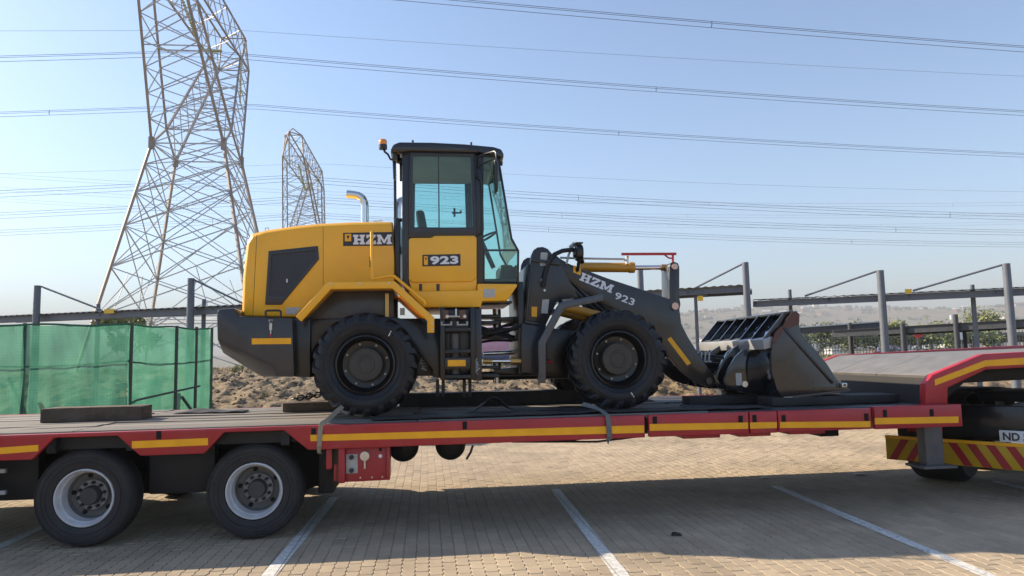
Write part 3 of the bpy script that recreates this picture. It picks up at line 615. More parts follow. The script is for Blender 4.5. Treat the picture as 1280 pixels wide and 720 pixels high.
# chassis below
for yy in (.75, 2.1):
    B().box(-6.6, 5.3, yy, yy+.16, .79, 1.0).done('chassis_beam', chassis, TR, bevel=.01)
for i in range(17):
    x = -6.3+i*.7; B().box(x, x+.08, .065, 2.935, .88, 1.018).done('cross_member', chassis, TR, smooth=0)
B().box(a0t-.2, a3t+.3, .14, .30, .90, 1.01).done('wheel_guard', chassis, TR, smooth=0)
B().box(a0t-.2, a3t+.3, 2.70, 2.86, .90, 1.01).done('wheel_guard', chassis, TR, smooth=0)
for x in (-2.38,): 
    B().box(x-.32, x+.30, .35, .5, .42, .92).done('suspension_hanger', chassis, TR, bevel=.02)
B().box(-1.1, -.95, .4, 2.6, .35, .95).done('suspension_hanger', chassis, TR, bevel=.02)
B().box(-6.4, -.98, 1.0, 2.0, .32, .80).done('bogie_frame', chassis, TR, bevel=.03)
B().box(-4.2, -3.75, .45, .6, .4, .92).done('suspension_hanger', chassis, TR, bevel=.02)
for (px_, py) in ((3,588),(3,615)):
    p = onY(px_, py, .35); B().box(p.x-.06, p.x+.05, .30, .34, p.z-.02, p.z+.02).done('grease_nipple', sticker, TR, bevel=.005)
# road wheels
def trailer_wheel(x, yf, flip):
    R = .452; k_ = R/.465; c = (x, yf, R); sg = -1 if flip else 1
    Y = lambda y: y*sg
    prof = [(.272,.045),(.285,.02),(.33,.003),(.40,-.004),(.43,.004),(.447,.022),(.458,.05),(.464,.08),(.465,.21),(.460,.25),(.445,.27),(.40,.285),(.30,.27),(.272,.24)]
    sc_ = lambda pr: [(r*k_, Y(y)) for r, y in pr]
    w = B().lathe(sc_([(.276,.035),(.272,.016),(.262,.012),(.254,.022),(.250,.05),(.243,.07),(.232,.085),(.228,.17),(.224,.19)]), c, 56).done('wheel', rimgrey, TR, smooth=30)
    B().lathe(sc_([(.224,.185),(.205,.225),(.165,.24),(.06,.24),(.06,.28),(.272,.28)]), c, 48).done('wheel_disc', mk('wheel_disc_dirty', (0.15,0.145,0.14), .65, var=.25, dust=.5, dustcol=(.07,.065,.06), scale=12), w, smooth=30)
    m = B().lathe(sc_(prof), c, 72)
    for rr in (.335,.375,.425): m.lathe(sc_([(rr,.002 if rr < .34 else -.0015),(rr+.003,-.007),(rr+.008,-.007),(rr+.011,-.002)]), c, 72)
    for k in range(30):                       # raised sidewall lettering blocks
        if k % 10 in (0, 8, 9): continue
        a = k*.115+.5; d = .008+.006*((k*7) % 3)/2
        p0, p1 = .385*k_, .408*k_
        q = [(x+r*math.cos(t_), yf+Y(y), R+r*math.sin(t_)) for y in (-.002,-.0075) for r, t_ in ((p0,a),(p1,a),(p1,a+d*4),(p0,a+d*4))]
        m.rings([q[:4], q[4:]])
    m.done('tyre', truck_rubber, w, smooth=35)
    tr = B()
    for y in (.10,.145,.19): tr.lathe(sc_([(.4665,y-.005),(.4672,y),(.4665,y+.005)]), c, 48)
    tr.done('tread_groove', hole, w)
    hubm = mk('hub_dirty', (0.30,0.30,0.31), .55, var=.2, dust=.45, dustcol=(.10,.095,.09), scale=14)
    B().lathe(sc_([(.145,.24),(.145,.20),(.138,.193),(.09,.193)]), c, 40).done('hub', hubm, w, smooth=30)
    B().lathe(sc_([(.092,.195),(.088,.125),(.078,.108),(.001,.105)]), c, 40).done('hub_cap', mk('hub_cap_dark', (0.05,0.05,0.052), .6, var=.3, dust=.3, dustcol=(.09,.08,.075)), w, smooth=30)
    for k in range(10):
        a = k*math.pi/5+.2; cx, cz = x+.117*math.cos(a), R+.117*math.sin(a)
        B().cyl((cx, yf+Y(.196), cz), (cx, yf+Y(.158), cz), .016, 6).done('wheel_nut', chassis, w, smooth=0)
        if k % 2 == 0:
            a += .31; cx, cz = x+.182*math.cos(a), R+.182*math.sin(a)
            B().cyl((cx, yf+Y(.238), cz), (cx, yf+Y(.222), cz), .022, 12).done('hand_hole', hole, w, smooth=0)
    return w
TX = (-4.715, -3.185, -1.655)
for x in TX:
    trailer_wheel(x, .10, False); trailer_wheel(x, 2.90, True)
    B().cyl((x, .3, .452), (x, 2.7, .452), .065, 14).done('axle', chassis, TR)
    B().box(x-.25, x+.25, .6, .95, .50, .62).done('spring', chassis, TR, bevel=.02); B().box(x-.25, x+.25, 2.05, 2.4, .50, .62).done('spring', chassis, TR, bevel=.02)
# red control cabinet under the rail
def BX(pts, Y, y1, name, mat, bev=.006, par=None): return B().px(pts, Y, y1).done(name, mat, par or TR, bevel=bev)
cab_ = BX([(424,560),(487,557.5),(487,600),(424,603)], .10, .42, 'control_cabinet', red)
BX([(423,560),(431,559.5),(431,604),(423,604.5)], .05, .12, 'flange', red, par=cab_)
BX([(483,557.5),(487.5,557.5),(487.5,600),(483,600)], .07, .12, 'flange', red, par=cab_)
BX([(407.5,561),(414,561),(414,586.5),(407.5,587)], .08, .14, 'bracket', red, par=cab_); BX([(417,580),(421.5,580),(421.5,601),(417,601.5)], .12, .18, 'bracket', red, par=cab_)
BX([(432.5,568),(447,567.5),(447,591.5),(432.5,592)], .095, .10, 'valve_plate', sticker, .003, par=cab_)
for px_, py in ((439.5,571.5),(439.5,588)):
    x, z = S(px_, py, .09); B().cyl((x,.094,z),(x,.06,z),.022,12).done('knob', plastic, cab_)
x, z = S(456, 570, .09); B().cyl((x,.10,z),(x,.07,z),.045,14).cyl((x,.085,z),(x,.085,z-.12),.012,8).done('lever', steel, cab_)
for px_, py in ((450.5,597),(465,596.5),(478,596)):
    x, z = S(px_, py, .10); B().cyl((x,.101,z),(x,.092,z),.008,8).done('bolt', steel, cab_)
x, z = S(475.5,570,.10); B().cyl((x,.101,z),(x,.094,z),.018,10).done('hole', white_print, cab_)
x, z = S(475.5,562,.10); B().cyl((x,.101,z),(x,.094,z),.016,10).done('hole', hole, cab_)
# air tanks hanging below the deck
for px_ in (504.5, 563):
    x = onY(px_, 560, .9).x; B().lathe([(.001,-.16),(.10,-.15),(.15,-.10),(.165,-.04),(.165,.75),(.14,.8),(.001,.82)], (x,.9,.735), 28).done('air_tank', chassis, TR)
p, q = onY(591,557,.3), onY(583,574,.3); B().tube([p,(p+q)/2+Vector((.01,0,0)),q], .012, 6).done('hose_end', plastic, TR)
for x0, x1, z in ((2.6,3.0,.80),(3.2,3.55,.80),(3.75,4.15,.805)):
    B().box(x0, x1, .10, .5, z, .86).done('outrigger_bracket', red, TR, bevel=.006)
p = onY(1032,545,1.4); B().box(p.x-.12, p.x+.12, 1.3, 1.6, .62, .9).done('landing_block', chassis, TR, bevel=.01)
for px_ in (690, 640):
    p = onY(px_, 552, .4); B().tube([p, p+Vector((.5,.1,-.03)), p+Vector((1.0,.05,.02))], .012, 6).done('brake_line', plastic, TR)
# gooseneck
GX0 = onY(1160,507,.1).x
def gp_(px, py): return S(px, py, .06)
outer = [gp_(*q) for q in ((1157,509),(1157,478),(1168,467),(1229,442.5),(1300,436.5))]
top = [gp_(1168,467), gp_(1229,442.5), gp_(1300,436.5)]
side = [gp_(*q) for q in ((1157,510),(1157,479),(1166,468.5),(1229,442.5))] + [(9.2, gp_(1280,438)[1]+.06)] + [(9.2, gp_(1280,459)[1]+.05)] + [gp_(*q) for q in ((1280,459.5),(1233,462),(1185,485),(1185,509))]
o = B().prism(side, .06, .16).done('gooseneck_side', red, TR, bevel=.012); mirror(o, TW/2, TR)
st = B().px([(1168.5,474.5),(1231,450.5),(1282,446.8),(1282,455.5),(1232,458),(1169,482)], .056, .059).done('reflective_strip', tape, TR, smooth=0)
zt0 = gp_(1168,467)[1]-.02; xt0 = gp_(1168,467)[0]; zt1 = gp_(1229,442.5)[1]-.01; xt1 = gp_(1229,442.5)[0]; zt2 = zt1+.05
B().prism([(GX0+.03,1.05),(xt0,zt0),(xt0+.04,zt0-.03),(GX0+.07,1.05)], .165, 2.835).done('gooseneck_face', chassis, TR, smooth=0)
for i in range(3):
    y0 = .165+i*.89; y1 = y0+.884
    B().prism([(xt0-.02,zt0),(xt1,zt1),(9.2,zt2),(9.2,zt2-.04),(xt1,zt1-.045),(xt0,zt0-.04)], y0, y1).done('gooseneck_plate', tread, TR, bevel=.003, seg=1, smooth=20)
for yy in (.5, 2.3):
    B().prism([(GX0+.08,1.0),(GX0+.08,zt0-.04),(xt1,zt1-.05),(9.1,zt2-.05),(9.1,zt2-.30),(xt1+.1,zt1-.32),(GX0+.4,1.0)], yy, yy+.2).done('gooseneck_beam', chassis, TR, bevel=.01)
# raised landing leg with its foot
p0, p1 = onY(1156,545,.28), onY(1181.5,583,.28)
leg = B().box(p0.x, p1.x, .28, .42, p1.z+.015, 1.0).done('landing_leg', mk('leg_grey', (0.10,0.105,0.115), .5, dust=.3), TR, bevel=.012)
B().box(p0.x-.09, p1.x+.09, .2, .52, p1.z-.012, p1.z+.018).done('foot', MATS['leg_grey'], leg, bevel=.006)
# ------------------------------------------------------------------ straps, timbers, mats on the deck
def strap(pts, w, label, mat, name='ratchet_strap'):
    pts = [Vector(p) for p in pts]; V, Fc = [], []
    for i, p in enumerate(pts):
        d = (pts[min(i+1,len(pts)-1)]-pts[max(i-1,0)]).normalized(); s = d.cross(Vector((0.25,-1,.35)).normalized()).normalized()*w/2; nrm = d.cross(s).normalized()*.0035
        V += [p+s-nrm, p-s-nrm, p-s+nrm, p+s+nrm]
    for i in range(len(pts)-1):
        for k in range(4): Fc.append((4*i+k, 4*i+(k+1) % 4, 4*i+4+(k+1) % 4, 4*i+4+k))
    Fc += [(0,1,2,3), (4*len(pts)-1, 4*len(pts)-2, 4*len(pts)-3, 4*len(pts)-4)]
    return raw(name, V, Fc, mat, label=label, cat='strap')
web1 = mk('tan_webbing', (0.30,0.26,0.19), .9, var=.2, scale=30, bump=.3, bscale=200); web2 = mk('grey_webbing', (0.16,0.165,0.17), .9, var=.2, scale=30, bump=.3, bscale=200)
e = onY(402,532,0).x; strap([onY(428,508,.42), onY(421,514,.30), onY(411,524,.10), (e,-.012,1.075), (e-.012,-.018,1.0), (e-.02,-.016,.86), (e-.02,.0,.815), (e-.02,.09,.80)], .045, 'tan webbing strap tying down the loader rear wheel over the rail', web1)
e = onY(759,522,0).x; strap([onY(728,505,.40)+Vector((0,0,.0)), onY(742,509,.30), onY(753,514,.12), (e,-.014,1.075), (e+.01,-.016,1.0), (e+.014,-.016,.86), (e+.014,.0,.82), (e+.014,.09,.80)], .055, 'grey webbing strap tying down the loader front wheel over the rail', web2)
timb = mk('old_timber', (0.085,0.062,0.045), .9, var=.35, scale=6, bump=.6, bscale=18, dust=.25, dustcol=(.2,.16,.12))
def timber(x0, x1, y0, y1, z0, z1, label, mat=timb, rz=0.0, name='timber_block', bev=.008):
    m = B(); N = 8; rs = []; cx, cy = (x0+x1)/2, (y0+y1)/2
    for k in range(N+1):
        x = x0+(x1-x0)*k/N; j = lambda s: .006*noise.noise(Vector((x*4, s, y0)))
        rs.append([(x,y0+j(1),z0),(x,y1+j(2),z0),(x,y1+j(3),z1+j(4)),(x,y0+j(5),z1+j(6))])
    rs = [[(cx+(x-cx)*math.cos(rz)-(y-cy)*math.sin(rz), cy+(x-cx)*math.sin(rz)+(y-cy)*math.cos(rz), z) for x,y,z in r] for r in rs]
    m.rings(rs); return m.done(name, mat, label=label, cat='timber', bevel=bev, smooth=30)
DT = DZ+.006
timber(-4.13,-3.09,1.20,1.50,DT+.002,DT+.155,'weathered timber block lying on the deck in front of the green netting', rz=-.02)
timber(-1.72,-1.0,1.8,2.1,DT+.002,DT+.11,'small timber chock on the deck behind the loader rear tyre')
rubm = mk('black_mat', (0.02,0.02,0.022), .7, var=.3, bump=.3, bscale=30, dust=.3, dustcol=(.08,.075,.07))
timber(-.35,2.15,1.95,2.25,DT+.002,DT+.17,'long black beam lying on the deck between the loader wheels', rubm)
timber(3.0,4.05,.95,1.2,DT+.002,DT+.10,'dark plank on the deck running under the boom tip', rubm)
timber(3.75,5.28,.46,.82,DT+.002,DT+.095,'black plank on the deck under the bucket cutting edge', rubm, rz=.02)
timber(3.85,5.22,1.9,2.25,DT+.002,DT+.095,'black plank under the far side of the bucket', rubm)
# rubber mats, one of them buckled
def mat_sheet(x0, x1, y0, y1, fn, label):
    V, Fc = [], []; n, m_ = 60, 8
    for k, off in ((0,0),(1,.012)):
        for j in range(m_+1):
            for i in range(n+1):
                x = x0+(x1-x0)*i/n; y = y0+(y1-y0)*j/m_; V.append((x, y, DT+.004+off+fn((x-x0)/(x1-x0), j/m_)))
    M = (n+1)*(m_+1); q = lambda i, j: j*(n+1)+i
    for j in range(m_):
        for i in range(n): Fc += [(q(i,j),q(i,j+1),q(i+1,j+1),q(i+1,j)), (M+q(i,j),M+q(i+1,j),M+q(i+1,j+1),M+q(i,j+1))]
    for i in range(n): Fc += [(q(i,0),q(i+1,0),M+q(i+1,0),M+q(i,0)), (q(i,m_),M+q(i,m_),M+q(i+1,m_),q(i+1,m_))]
    for j in range(m_): Fc += [(q(0,j),M+q(0,j),M+q(0,j+1),q(0,j+1)), (q(n,j),q(n,j+1),M+q(n,j+1),M+q(n,j))]
    return raw('rubber_mat', V, Fc, rubm, smooth=True, label=label, cat='rubber mat')
mat_sheet(-.15, 2.0, .62, 1.0, lambda s, v: .17*math.exp(-((s-.40)/.07)**2)*(1-.3*v)+.02*math.exp(-((s-.72)/.08)**2)+.006*math.sin(s*23+v), 'black rubber mat buckled into a hump on the deck between the wheels')
mat_sheet(-.55, 3.6, .16, .56, lambda s, v: .004+.008*math.sin(s*31+v*2)**2*(1-v)+.012*math.exp(-((s-.55)/.05)**2)*(1-v), 'long black rubber mat under the near tyres along the trailer edge')
mat_sheet(-3.0,-2.2, 1.9, 2.2, lambda s, v: .035*math.exp(-((s-.3)/.2)**2)*v+.01*math.sin(s*9)**2, 'torn dark scrap of rubber lying on the pale deck planks')
chain_m = mk('chain_steel', (0.05,0.048,0.045), .5, metal=.6)
p, q = onZ(362,497,DT+.12), onZ(425,486,DT+.14); p = Vector((-1.6,2.0,DT+.15)); q = Vector((-.95,2.1,DT+.24)); m = B()
for i in range(14):
    c = p.lerp(q, i/13); r = .03; nn = (q-p).normalized(); o_ = Vector((0,0,1)) if i % 2 else Vector((0,1,0))
    m.tube([c+nn*(.045*math.cos(a))+o_*(r*math.sin(a)) for a in [2*math.pi*k/10 for k in range(11)]], .011, 6)
m.done('tie_down_chain', chain_m, label='black tie-down chain resting on the timber behind the rear tyre', cat='chain')
# ------------------------------------------------------------------ towing truck (tail only)
th = math.radians(-42)      # local +x runs along the tail board towards the viewer, +y points forward
E0 = PH(1108,556,9.0); E0.z = 0
fwd = (R0*.745+DEP*.667); fwd.z = 0; fwd.normalize(); rgt = Vector((fwd.y, -fwd.x, 0))
tc = E0 + rgt*1.25
TK = empty('towing_truck', (tc.x, tc.y, 0), 'dark towing truck with chevron tail board turned under the gooseneck', 'truck')
def TKo(m, name, mat, par=None, **kw):
    for v in m.bm.verts: v.co = Vector((tc.x, tc.y, 0)) + rgt*v.co.x + fwd*v.co.y + Vector((0,0,v.co.z))
    return m.done(name, mat, par or TK, **kw)
chev_y = mk('chevron_yellow', (0.55,0.33,0.01), .4, var=.06); chev_r = mk('chevron_red', (0.36,0.015,0.02), .4, var=.08)
board = TKo(B().box(-1.25,1.25,-.02,.02,.33,.62), 'tail_board', chev_y, bevel=.004)
TKo(B().box(-1.25,1.25,-.028,-.0205,.585,.62), 'top_strip', tape, board, smooth=0)
def pr_loc(xz): return [[(x,-.024,z) for x, z in xz], [(x,-.0205,z) for x, z in xz]]
CXv = -.58
for sgn in (-1, 1):
    for k in range(12):
        x = .02+k*.19
        pts = [(CXv+sgn*x,.582),(CXv+sgn*(x+.09),.582),(CXv+sgn*(x+.09+.15),.335),(CXv+sgn*(x+.15),.335)]
        pts = [(max(-1.249,min(1.249,a_)),b_) for a_, b_ in pts]
        if abs(pts[2][0]-pts[3][0]) < .01: continue
        TKo(B().rings(pr_loc(pts)), 'chevron', chev_r, board, smooth=0)
TKo(B().box(-1.15,1.15,.1,.28,.62,.80), 'rear_beam', chassis, bevel=.01)
TKo(B().box(-.62,.62,.02,.10,.66,1.02), 'rear_panel', black, bevel=.02)
TKo(B().box(-.45,-.37,.1,5.2,.62,.90), 'chassis_rail', chassis, bevel=.01); TKo(B().box(.37,.45,.1,5.2,.62,.90), 'chassis_rail', chassis, bevel=.01)
TKo(B().box(-.5,.5,1.0,2.0,1.0,1.12), 'fifth_wheel', chassis, bevel=.03)
for sx_ in (-1, 1):
    for yy in (.95, 2.3):
        rs = []
        for k in range(13):
            a = math.pi*k/12; rs.append([(sx_*.55, yy-.60*math.cos(a), .52+.60*math.sin(a)), (sx_*1.24, yy-.60*math.cos(a), .52+.60*math.sin(a)), (sx_*1.24, yy-.585*math.cos(a), .52+.585*math.sin(a)), (sx_*.55, yy-.585*math.cos(a), .52+.585*math.sin(a))])
        TKo(B().rings(rs), 'mudguard', plastic)
        m = B(); m.lathe([(.28,0),(.33,-.02),(.45,-.015),(.50,.03),(.515,.08),(.515,.5),(.50,.55),(.45,.6),(.28,.58)], (0,0,0), 48)
        for v in m.bm.verts: v.co = Vector((sx_*(1.22-v.co.y), yy+v.co.x, .515+v.co.z))
        wv = TKo(m, 'wheel', truck_rubber, smooth=35)
    lamp = TKo(B().box(sx_*.62,sx_*1.0,-.005,.09,.68,.82), 'tail_lamp', mk('lamp_red', (0.4,0.02,0.02), .2, coat=.5), bevel=.01)
    for k in range(2):
        m = B(); m.lathe([(.055,0),(.055,-.03),(.04,-.045),(.001,-.05)], (0,0,0), 20)
        for v in m.bm.verts: v.co = Vector((sx_*(.70+.22*k)+v.co.x, -.003+v.co.y, .75+v.co.z))
        TKo(m, 'lens', MATS['lamp_red'] if k else white_print, lamp)
plate = TKo(B().box(-.04,.48,-.03,.02,.63,.755), 'number_plate', mk('plate_white', (0.72,0.74,0.76), .4, var=.05), bevel=.004)
cu = bpy.data.curves.new('t','FONT'); cu.body = 'ND 59'; cu.size = .115; cu.offset = .004; o = bpy.data.objects.new('t', cu); C.objects.link(o); dg = bpy.context.evaluated_depsgraph_get(); dg.update()
me = bpy.data.meshes.new_from_object(o.evaluated_get(dg)); bpy.data.objects.remove(o)
for v in me.vertices: v.co = Vector((tc.x,tc.y,0)) + rgt*(v.co.x*.92-.01) + fwd*(-.0325) + Vector((0,0,.653+v.co.y)) - ORG[TK]
me.materials.clear(); me.materials.append(black_print); o = bpy.data.objects.new('lettering', me); C.objects.link(o); o.parent = plate; ORG[o] = ORG[TK]
TKo(B().box(.55,.98,.0,.08,.98,1.02), 'marker_strip', tape, smooth=0)
# ================================================================== WHEEL LOADER
YC = 1.45
LO = empty('wheel_loader', (.7, YC, 1.09), 'yellow and black wheel loader with enclosed cab standing on the red trailer', 'wheel loader')
def L(pts, Y, y1, name, mat, bev=.01, par=None, y0=None, mir=False, **kw):
    o = B().px(pts, Y, y1, y0).done(name, mat, par or LO, bevel=bev, **kw)
    if mir: mirror(o, YC, par or LO)
    return o
# ---- wheels
def loader_wheel():
    w = B().lathe([(.315,.06),(.305,.035),(.290,.03),(.278,.05),(.268,.11),(.245,.155),(.205,.165),(.15,.165),(.05,.165),(.05,.30),(.31,.30)], (0,0,0), 56).done('wheel', black, None, smooth=30, keep=True)
    w.parent = LO; ORG[w] = Vector((0,0,0))
    prof = [(.30,.07),(.318,.035),(.345,.012),(.40,-.004),(.44,-.004),(.48,.012),(.507,.035),(.518,.08),(.52,.21),(.518,.34),(.507,.385),(.48,.408),(.44,.424),(.40,.424),(.345,.408),(.318,.385),(.30,.35)]
    m = B().lathe(prof, (0,0,0), 72)
    for rr in (.352,.41): m.lathe([(rr,-.001 if rr>.4 else .012),(rr+.004,-.009 if rr>.4 else .004),(rr+.010,-.009 if rr>.4 else .002),(rr+.014,-.0015 if rr>.4 else .006)], (0,0,0), 72)
    for sd in (0, 1):
        for k in range(21):
            p0 = 2*math.pi*(k+.5*sd)/21; rs = []
            for tt, ro, ri, y in ((0,.543,.49,.225),(.55,.544,.49,.10),(.88,.538,.48,.026),(1.0,.520,.47,.006),(1.08,.478,.45,-.004)):
                hw_ = .062 if tt < .9 else .056; y2 = y if not sd else .42-y; ph = p0+tt*.26
                rs.append([(r*math.cos(ph+q), y2, r*math.sin(ph+q)) for r, q in ((ro,-hw_*.86),(ro,hw_*.86),(ri,hw_),(ri,-hw_))])
            m.rings(rs)
    ty = m.done('tyre', rubber, w, smooth=35)
    B().lathe([(.178,.17),(.178,.075),(.172,.062),(.160,.058),(.158,.064),(.095,.064),(.09,.056),(.07,.056),(.066,.062),(.001,.062)], (0,0,0), 48).done('hub', mk('hub_black', (0.03,0.028,0.026), .45, var=.2, dust=.12), w, smooth=30)
    for k in range(8):
        a = k*math.pi/4+.3; B().cyl((.222*math.cos(a),.165,.222*math.sin(a)), (.222*math.cos(a),.142,.222*math.sin(a)), .012, 6).done('wheel_bolt', mk('dull_bolt', (0.30,0.30,0.30), .45, metal=.9), w, smooth=0)
    ch = B().box(-.005,.005,-.0075,-.004,-.03,.03).done('chalk_mark', white_print, w, smooth=0); ch.location = (.255,0,.315); ch.rotation_euler.y = .45
    return w
w0 = loader_wheel(); WX = (-.638, 2.062); WZ = 1.628
spots = [(WX[0],.45,0,0.0), (WX[1],.46,0,2.15), (WX[0],2.45,math.pi,.6), (WX[1],2.44,math.pi,1.9)]
wheels = [w0]+[copy_tree(w0, LO) for _ in range(3)]
for w, (x, y, rz, ry) in zip(wheels, spots):
    w.location = Vector((x, y, WZ))-ORG[LO]; w.rotation_euler = (0, ry, rz)
for x in WX: B().cyl((x,.85,WZ), (x,2.05,WZ), .13, 16).box(x-.2,x+.2,1.15,1.75,WZ-.2,WZ+.2).done('axle', black, LO, bevel=.02)
# ---- counterweight
ya, yb = .62, .86
pa = [(270.7,390),(274,386),(293.5,385),(298,395),(365.5,397.5),(368,471),(346,471),(341,458),(271.5,425)]
pb = [(270.7,390),(274,386),(293.5,385),(298,395),(365.5,397.5),(368,471),(330,470),(318,466),(275,441)]
ra = [(x,ya,z) for x, z in SP(pa, ya)]; rb = []
xb0, _ = S(271,400,ya)
za_ = [z for _, z in SP(pa, ya)]
for i, (x, z) in enumerate(SP(pa, ya)):
    rb.append((x, yb, z))
low = SP([(274.5,441),(320,467),(329,471)], yb)
rb[8] = (SP(pa,ya)[8][0]+.02, yb, low[0][1]); rb[7] = (low[1][0], yb, low[1][1]); rb[6] = (low[2][0], yb, low[2][1])
rb[0] = (ra[0][0]-.03, yb, ra[0][2]); rb[8] = (rb[8][0]-.03, rb[8][1], rb[8][2]); rb[1] = (ra[1][0]-.03, yb, ra[1][2])
mr_ = lambda r: [(x, 2*YC-y, z) for x, y, z in r]
cw_m = mk('counterweight_paint', (0.024,0.026,0.030), .34, var=.15, coat=.25, dust=.08)
cw = B().rings([ra, rb, mr_(rb), mr_(ra)]).done('counterweight', cw_m, LO, bevel=.02)
L([(365,398),(388,398),(388,472),(368,471)], .72, 2.18, 'rear_frame', black)
L([(314.7,423),(364,422.5),(364,430),(314.7,430.5)], .617, .62, 'reflective_strip', tape, 0, par=cw)
m = B(); m.tube([(*[S(331,395.5,.62)[0]], .66, S(331,395.5,.62)[1]), (S(331,389,.62)[0],.66,S(331,389,.62)[1]), (S(333,387.8,.62)[0],.66,S(333,387.8,.62)[1]), (S(348,387.8,.62)[0],.66,S(348,387.8,.62)[1]), (S(350,389,.62)[0],.66,S(350,389,.62)[1]), (S(350,396,.62)[0],.66,S(350,396,.62)[1])], .012); m.done('grab_handle', black, cw)
x, z = S(338.5,400,.6); lat = B().tube([(x-.022,.6,z),(x+.022,.6,z),(x,.6,z-.045),(x-.022,.6,z)], .005, 6).box(x-.014,x+.014,.595,.618,z-.105,z-.035).cyl((x,.605,z-.1),(x,.605,z-.15),.007,8).done('latch', steel, cw)
B().cyl((x,.605,z-.145),(x,.605,z-.175),.011,8).done('red_tip', redrod, cw)
# ---- hood
hp = [(305,395),(306.5,345),(311,305),(316,297),(332,291.5),(364,287),(397,283.5),(440,281.5),(490,281),(493,320),(493,362),(414,362),(384,397)]
hood_y = .86
r0_ = SP(hp, hood_y); cx = sum(x for x, _ in r0_)/len(r0_); czz = 2.4
def shr(r, y, k, dz=0): return [(x+(k if i < 4 else 0)+(0 if i > 3 else 0), y, z-(dz if 2 < i < 9 else 0)) for i, (x, z) in enumerate(r)]
ringsH = [shr(r0_, hood_y, 0, .0), shr(r0_, hood_y+.06, -.035, -.045), shr(r0_, hood_y+.25, -.06, -.075), shr(r0_, YC, -.07, -.085)]
ringsH += [[(x, 2*YC-y, z) for x, y, z in r] for r in ringsH[:3][::-1]]
hood = B().rings(ringsH).done('hood', yellow, LO, bevel=.018, seg=3, smooth=50)
# side grille
fr_o = [(336,314),(397.5,307.5),(399,324),(352,381),(331.5,381)]; fr_i = [(340,319),(393.5,313),(394.5,322.5),(357.5,370),(336.5,370)]
gr = B().ring(SP(fr_o,hood_y), SP(fr_i,hood_y), hood_y-.012, hood_y+.004).done('grille_frame', slate, hood, bevel=.005)
B().px(fr_i, hood_y, hood_y+.002, hood_y-.004).done('grille_panel', mk('grille_mesh', (0.028,0.032,0.04), .35, var=.15, bump=.4, bscale=150), hood, smooth=0)
x, z = S(359,351,hood_y); B().box(x-.008,x+.008,hood_y-.016,hood_y-.004,z-.02,z+.02).done('latch', steel, hood)
mirror(gr, YC, hood)
# decals
dec = L([(429,291),(490.8,290),(491,307),(429,307.5)], hood_y-.002, hood_y+.001, 'decal', black_print, 0, par=hood, y0=hood_y-.004)
L([(431,292.5),(439,292.3),(439,301.5),(431,301.7)], hood_y-.005, hood_y-.004, 'emblem', tape, 0, par=dec, y0=hood_y-.006)
L([(433,294.5),(437.2,294.4),(435,299.5)], hood_y-.0065, hood_y-.006, 'emblem_mark', black_print, 0, par=dec, y0=hood_y-.0075)
slab_text('HZM', (441.5,305.6), (489.5,305.2), .108, hood_y-.005, dec, white_print)
L([(462,321),(463.6,320),(464.6,323),(464.6,332),(463.4,335),(462,333)], hood_y-.002, hood_y, 'latch', black, 0, par=hood, y0=hood_y-.004)
L([(358,384.5),(376,384),(370,392.5),(358,393)], hood_y-.002, hood_y, 'sticker', sticker, 0, par=hood, y0=hood_y-.003)
L([(311,373),(315,373),(315,387),(311,387)], hood_y-.002, hood_y, 'sticker', tape, 0, par=hood, y0=hood_y-.003)
x, z = S(334,289,1.0); 
for px_, py in ((334,290.5),(470,281.5),(476,281)):
    x, z = S(px_, py, 1.05); B().tube([(x-.02,1.05,z-.01),(x-.02,1.05,z+.05),(x+.015,1.05,z+.05),(x+.015,1.05,z-.01)], .007, 6).done('lifting_eye', steel, hood)
# exhaust
EY = 1.25; P = lambda px, py, Y: Vector((S(px,py,Y)[0], Y, S(px,py,Y)[1]))
pts = [P(456,286,EY), P(456,258,EY), P(455.3,252,EY), P(452.5,247.5,EY), P(448,244.6,EY), P(441,243.2,EY), P(433.5,242.5,EY)]
B().tube(pts, .046, 18).done('exhaust_pipe', chrome, LO, smooth=60)
# panel gaps, bolts and small warning stickers
for q0, q1 in (((321,293.5),(316,394)), ((404,284),(404,356)), ((404,300),(321,306))):
    a, b = Vector(S(*q0,hood_y)), Vector(S(*q1,hood_y)); d_ = (b-a).normalized(); n_ = Vector((-d_.y,d_.x))*.0022
    B().prism([tuple(a+n_),tuple(b+n_),tuple(b-n_),tuple(a-n_)], hood_y-.0012, hood_y+.001).done('panel_gap', black_print, hood, smooth=0) if q0[0] != 404 or q1[0] == 404 else None
for q in ((414,354.8),(450,354.3),(486,354),(540,404),(540,412)):
    c = P(*q,.5); B().cyl(c, c+Vector((0,-.008,0)), .010, 6).done('bolt', steel, LO, smooth=0)
L([(446,330),(452,330),(452,336.5),(446,336.5)], hood_y-.001, hood_y, 'warning_sticker', tape, 0, par=hood, y0=hood_y-.0025)
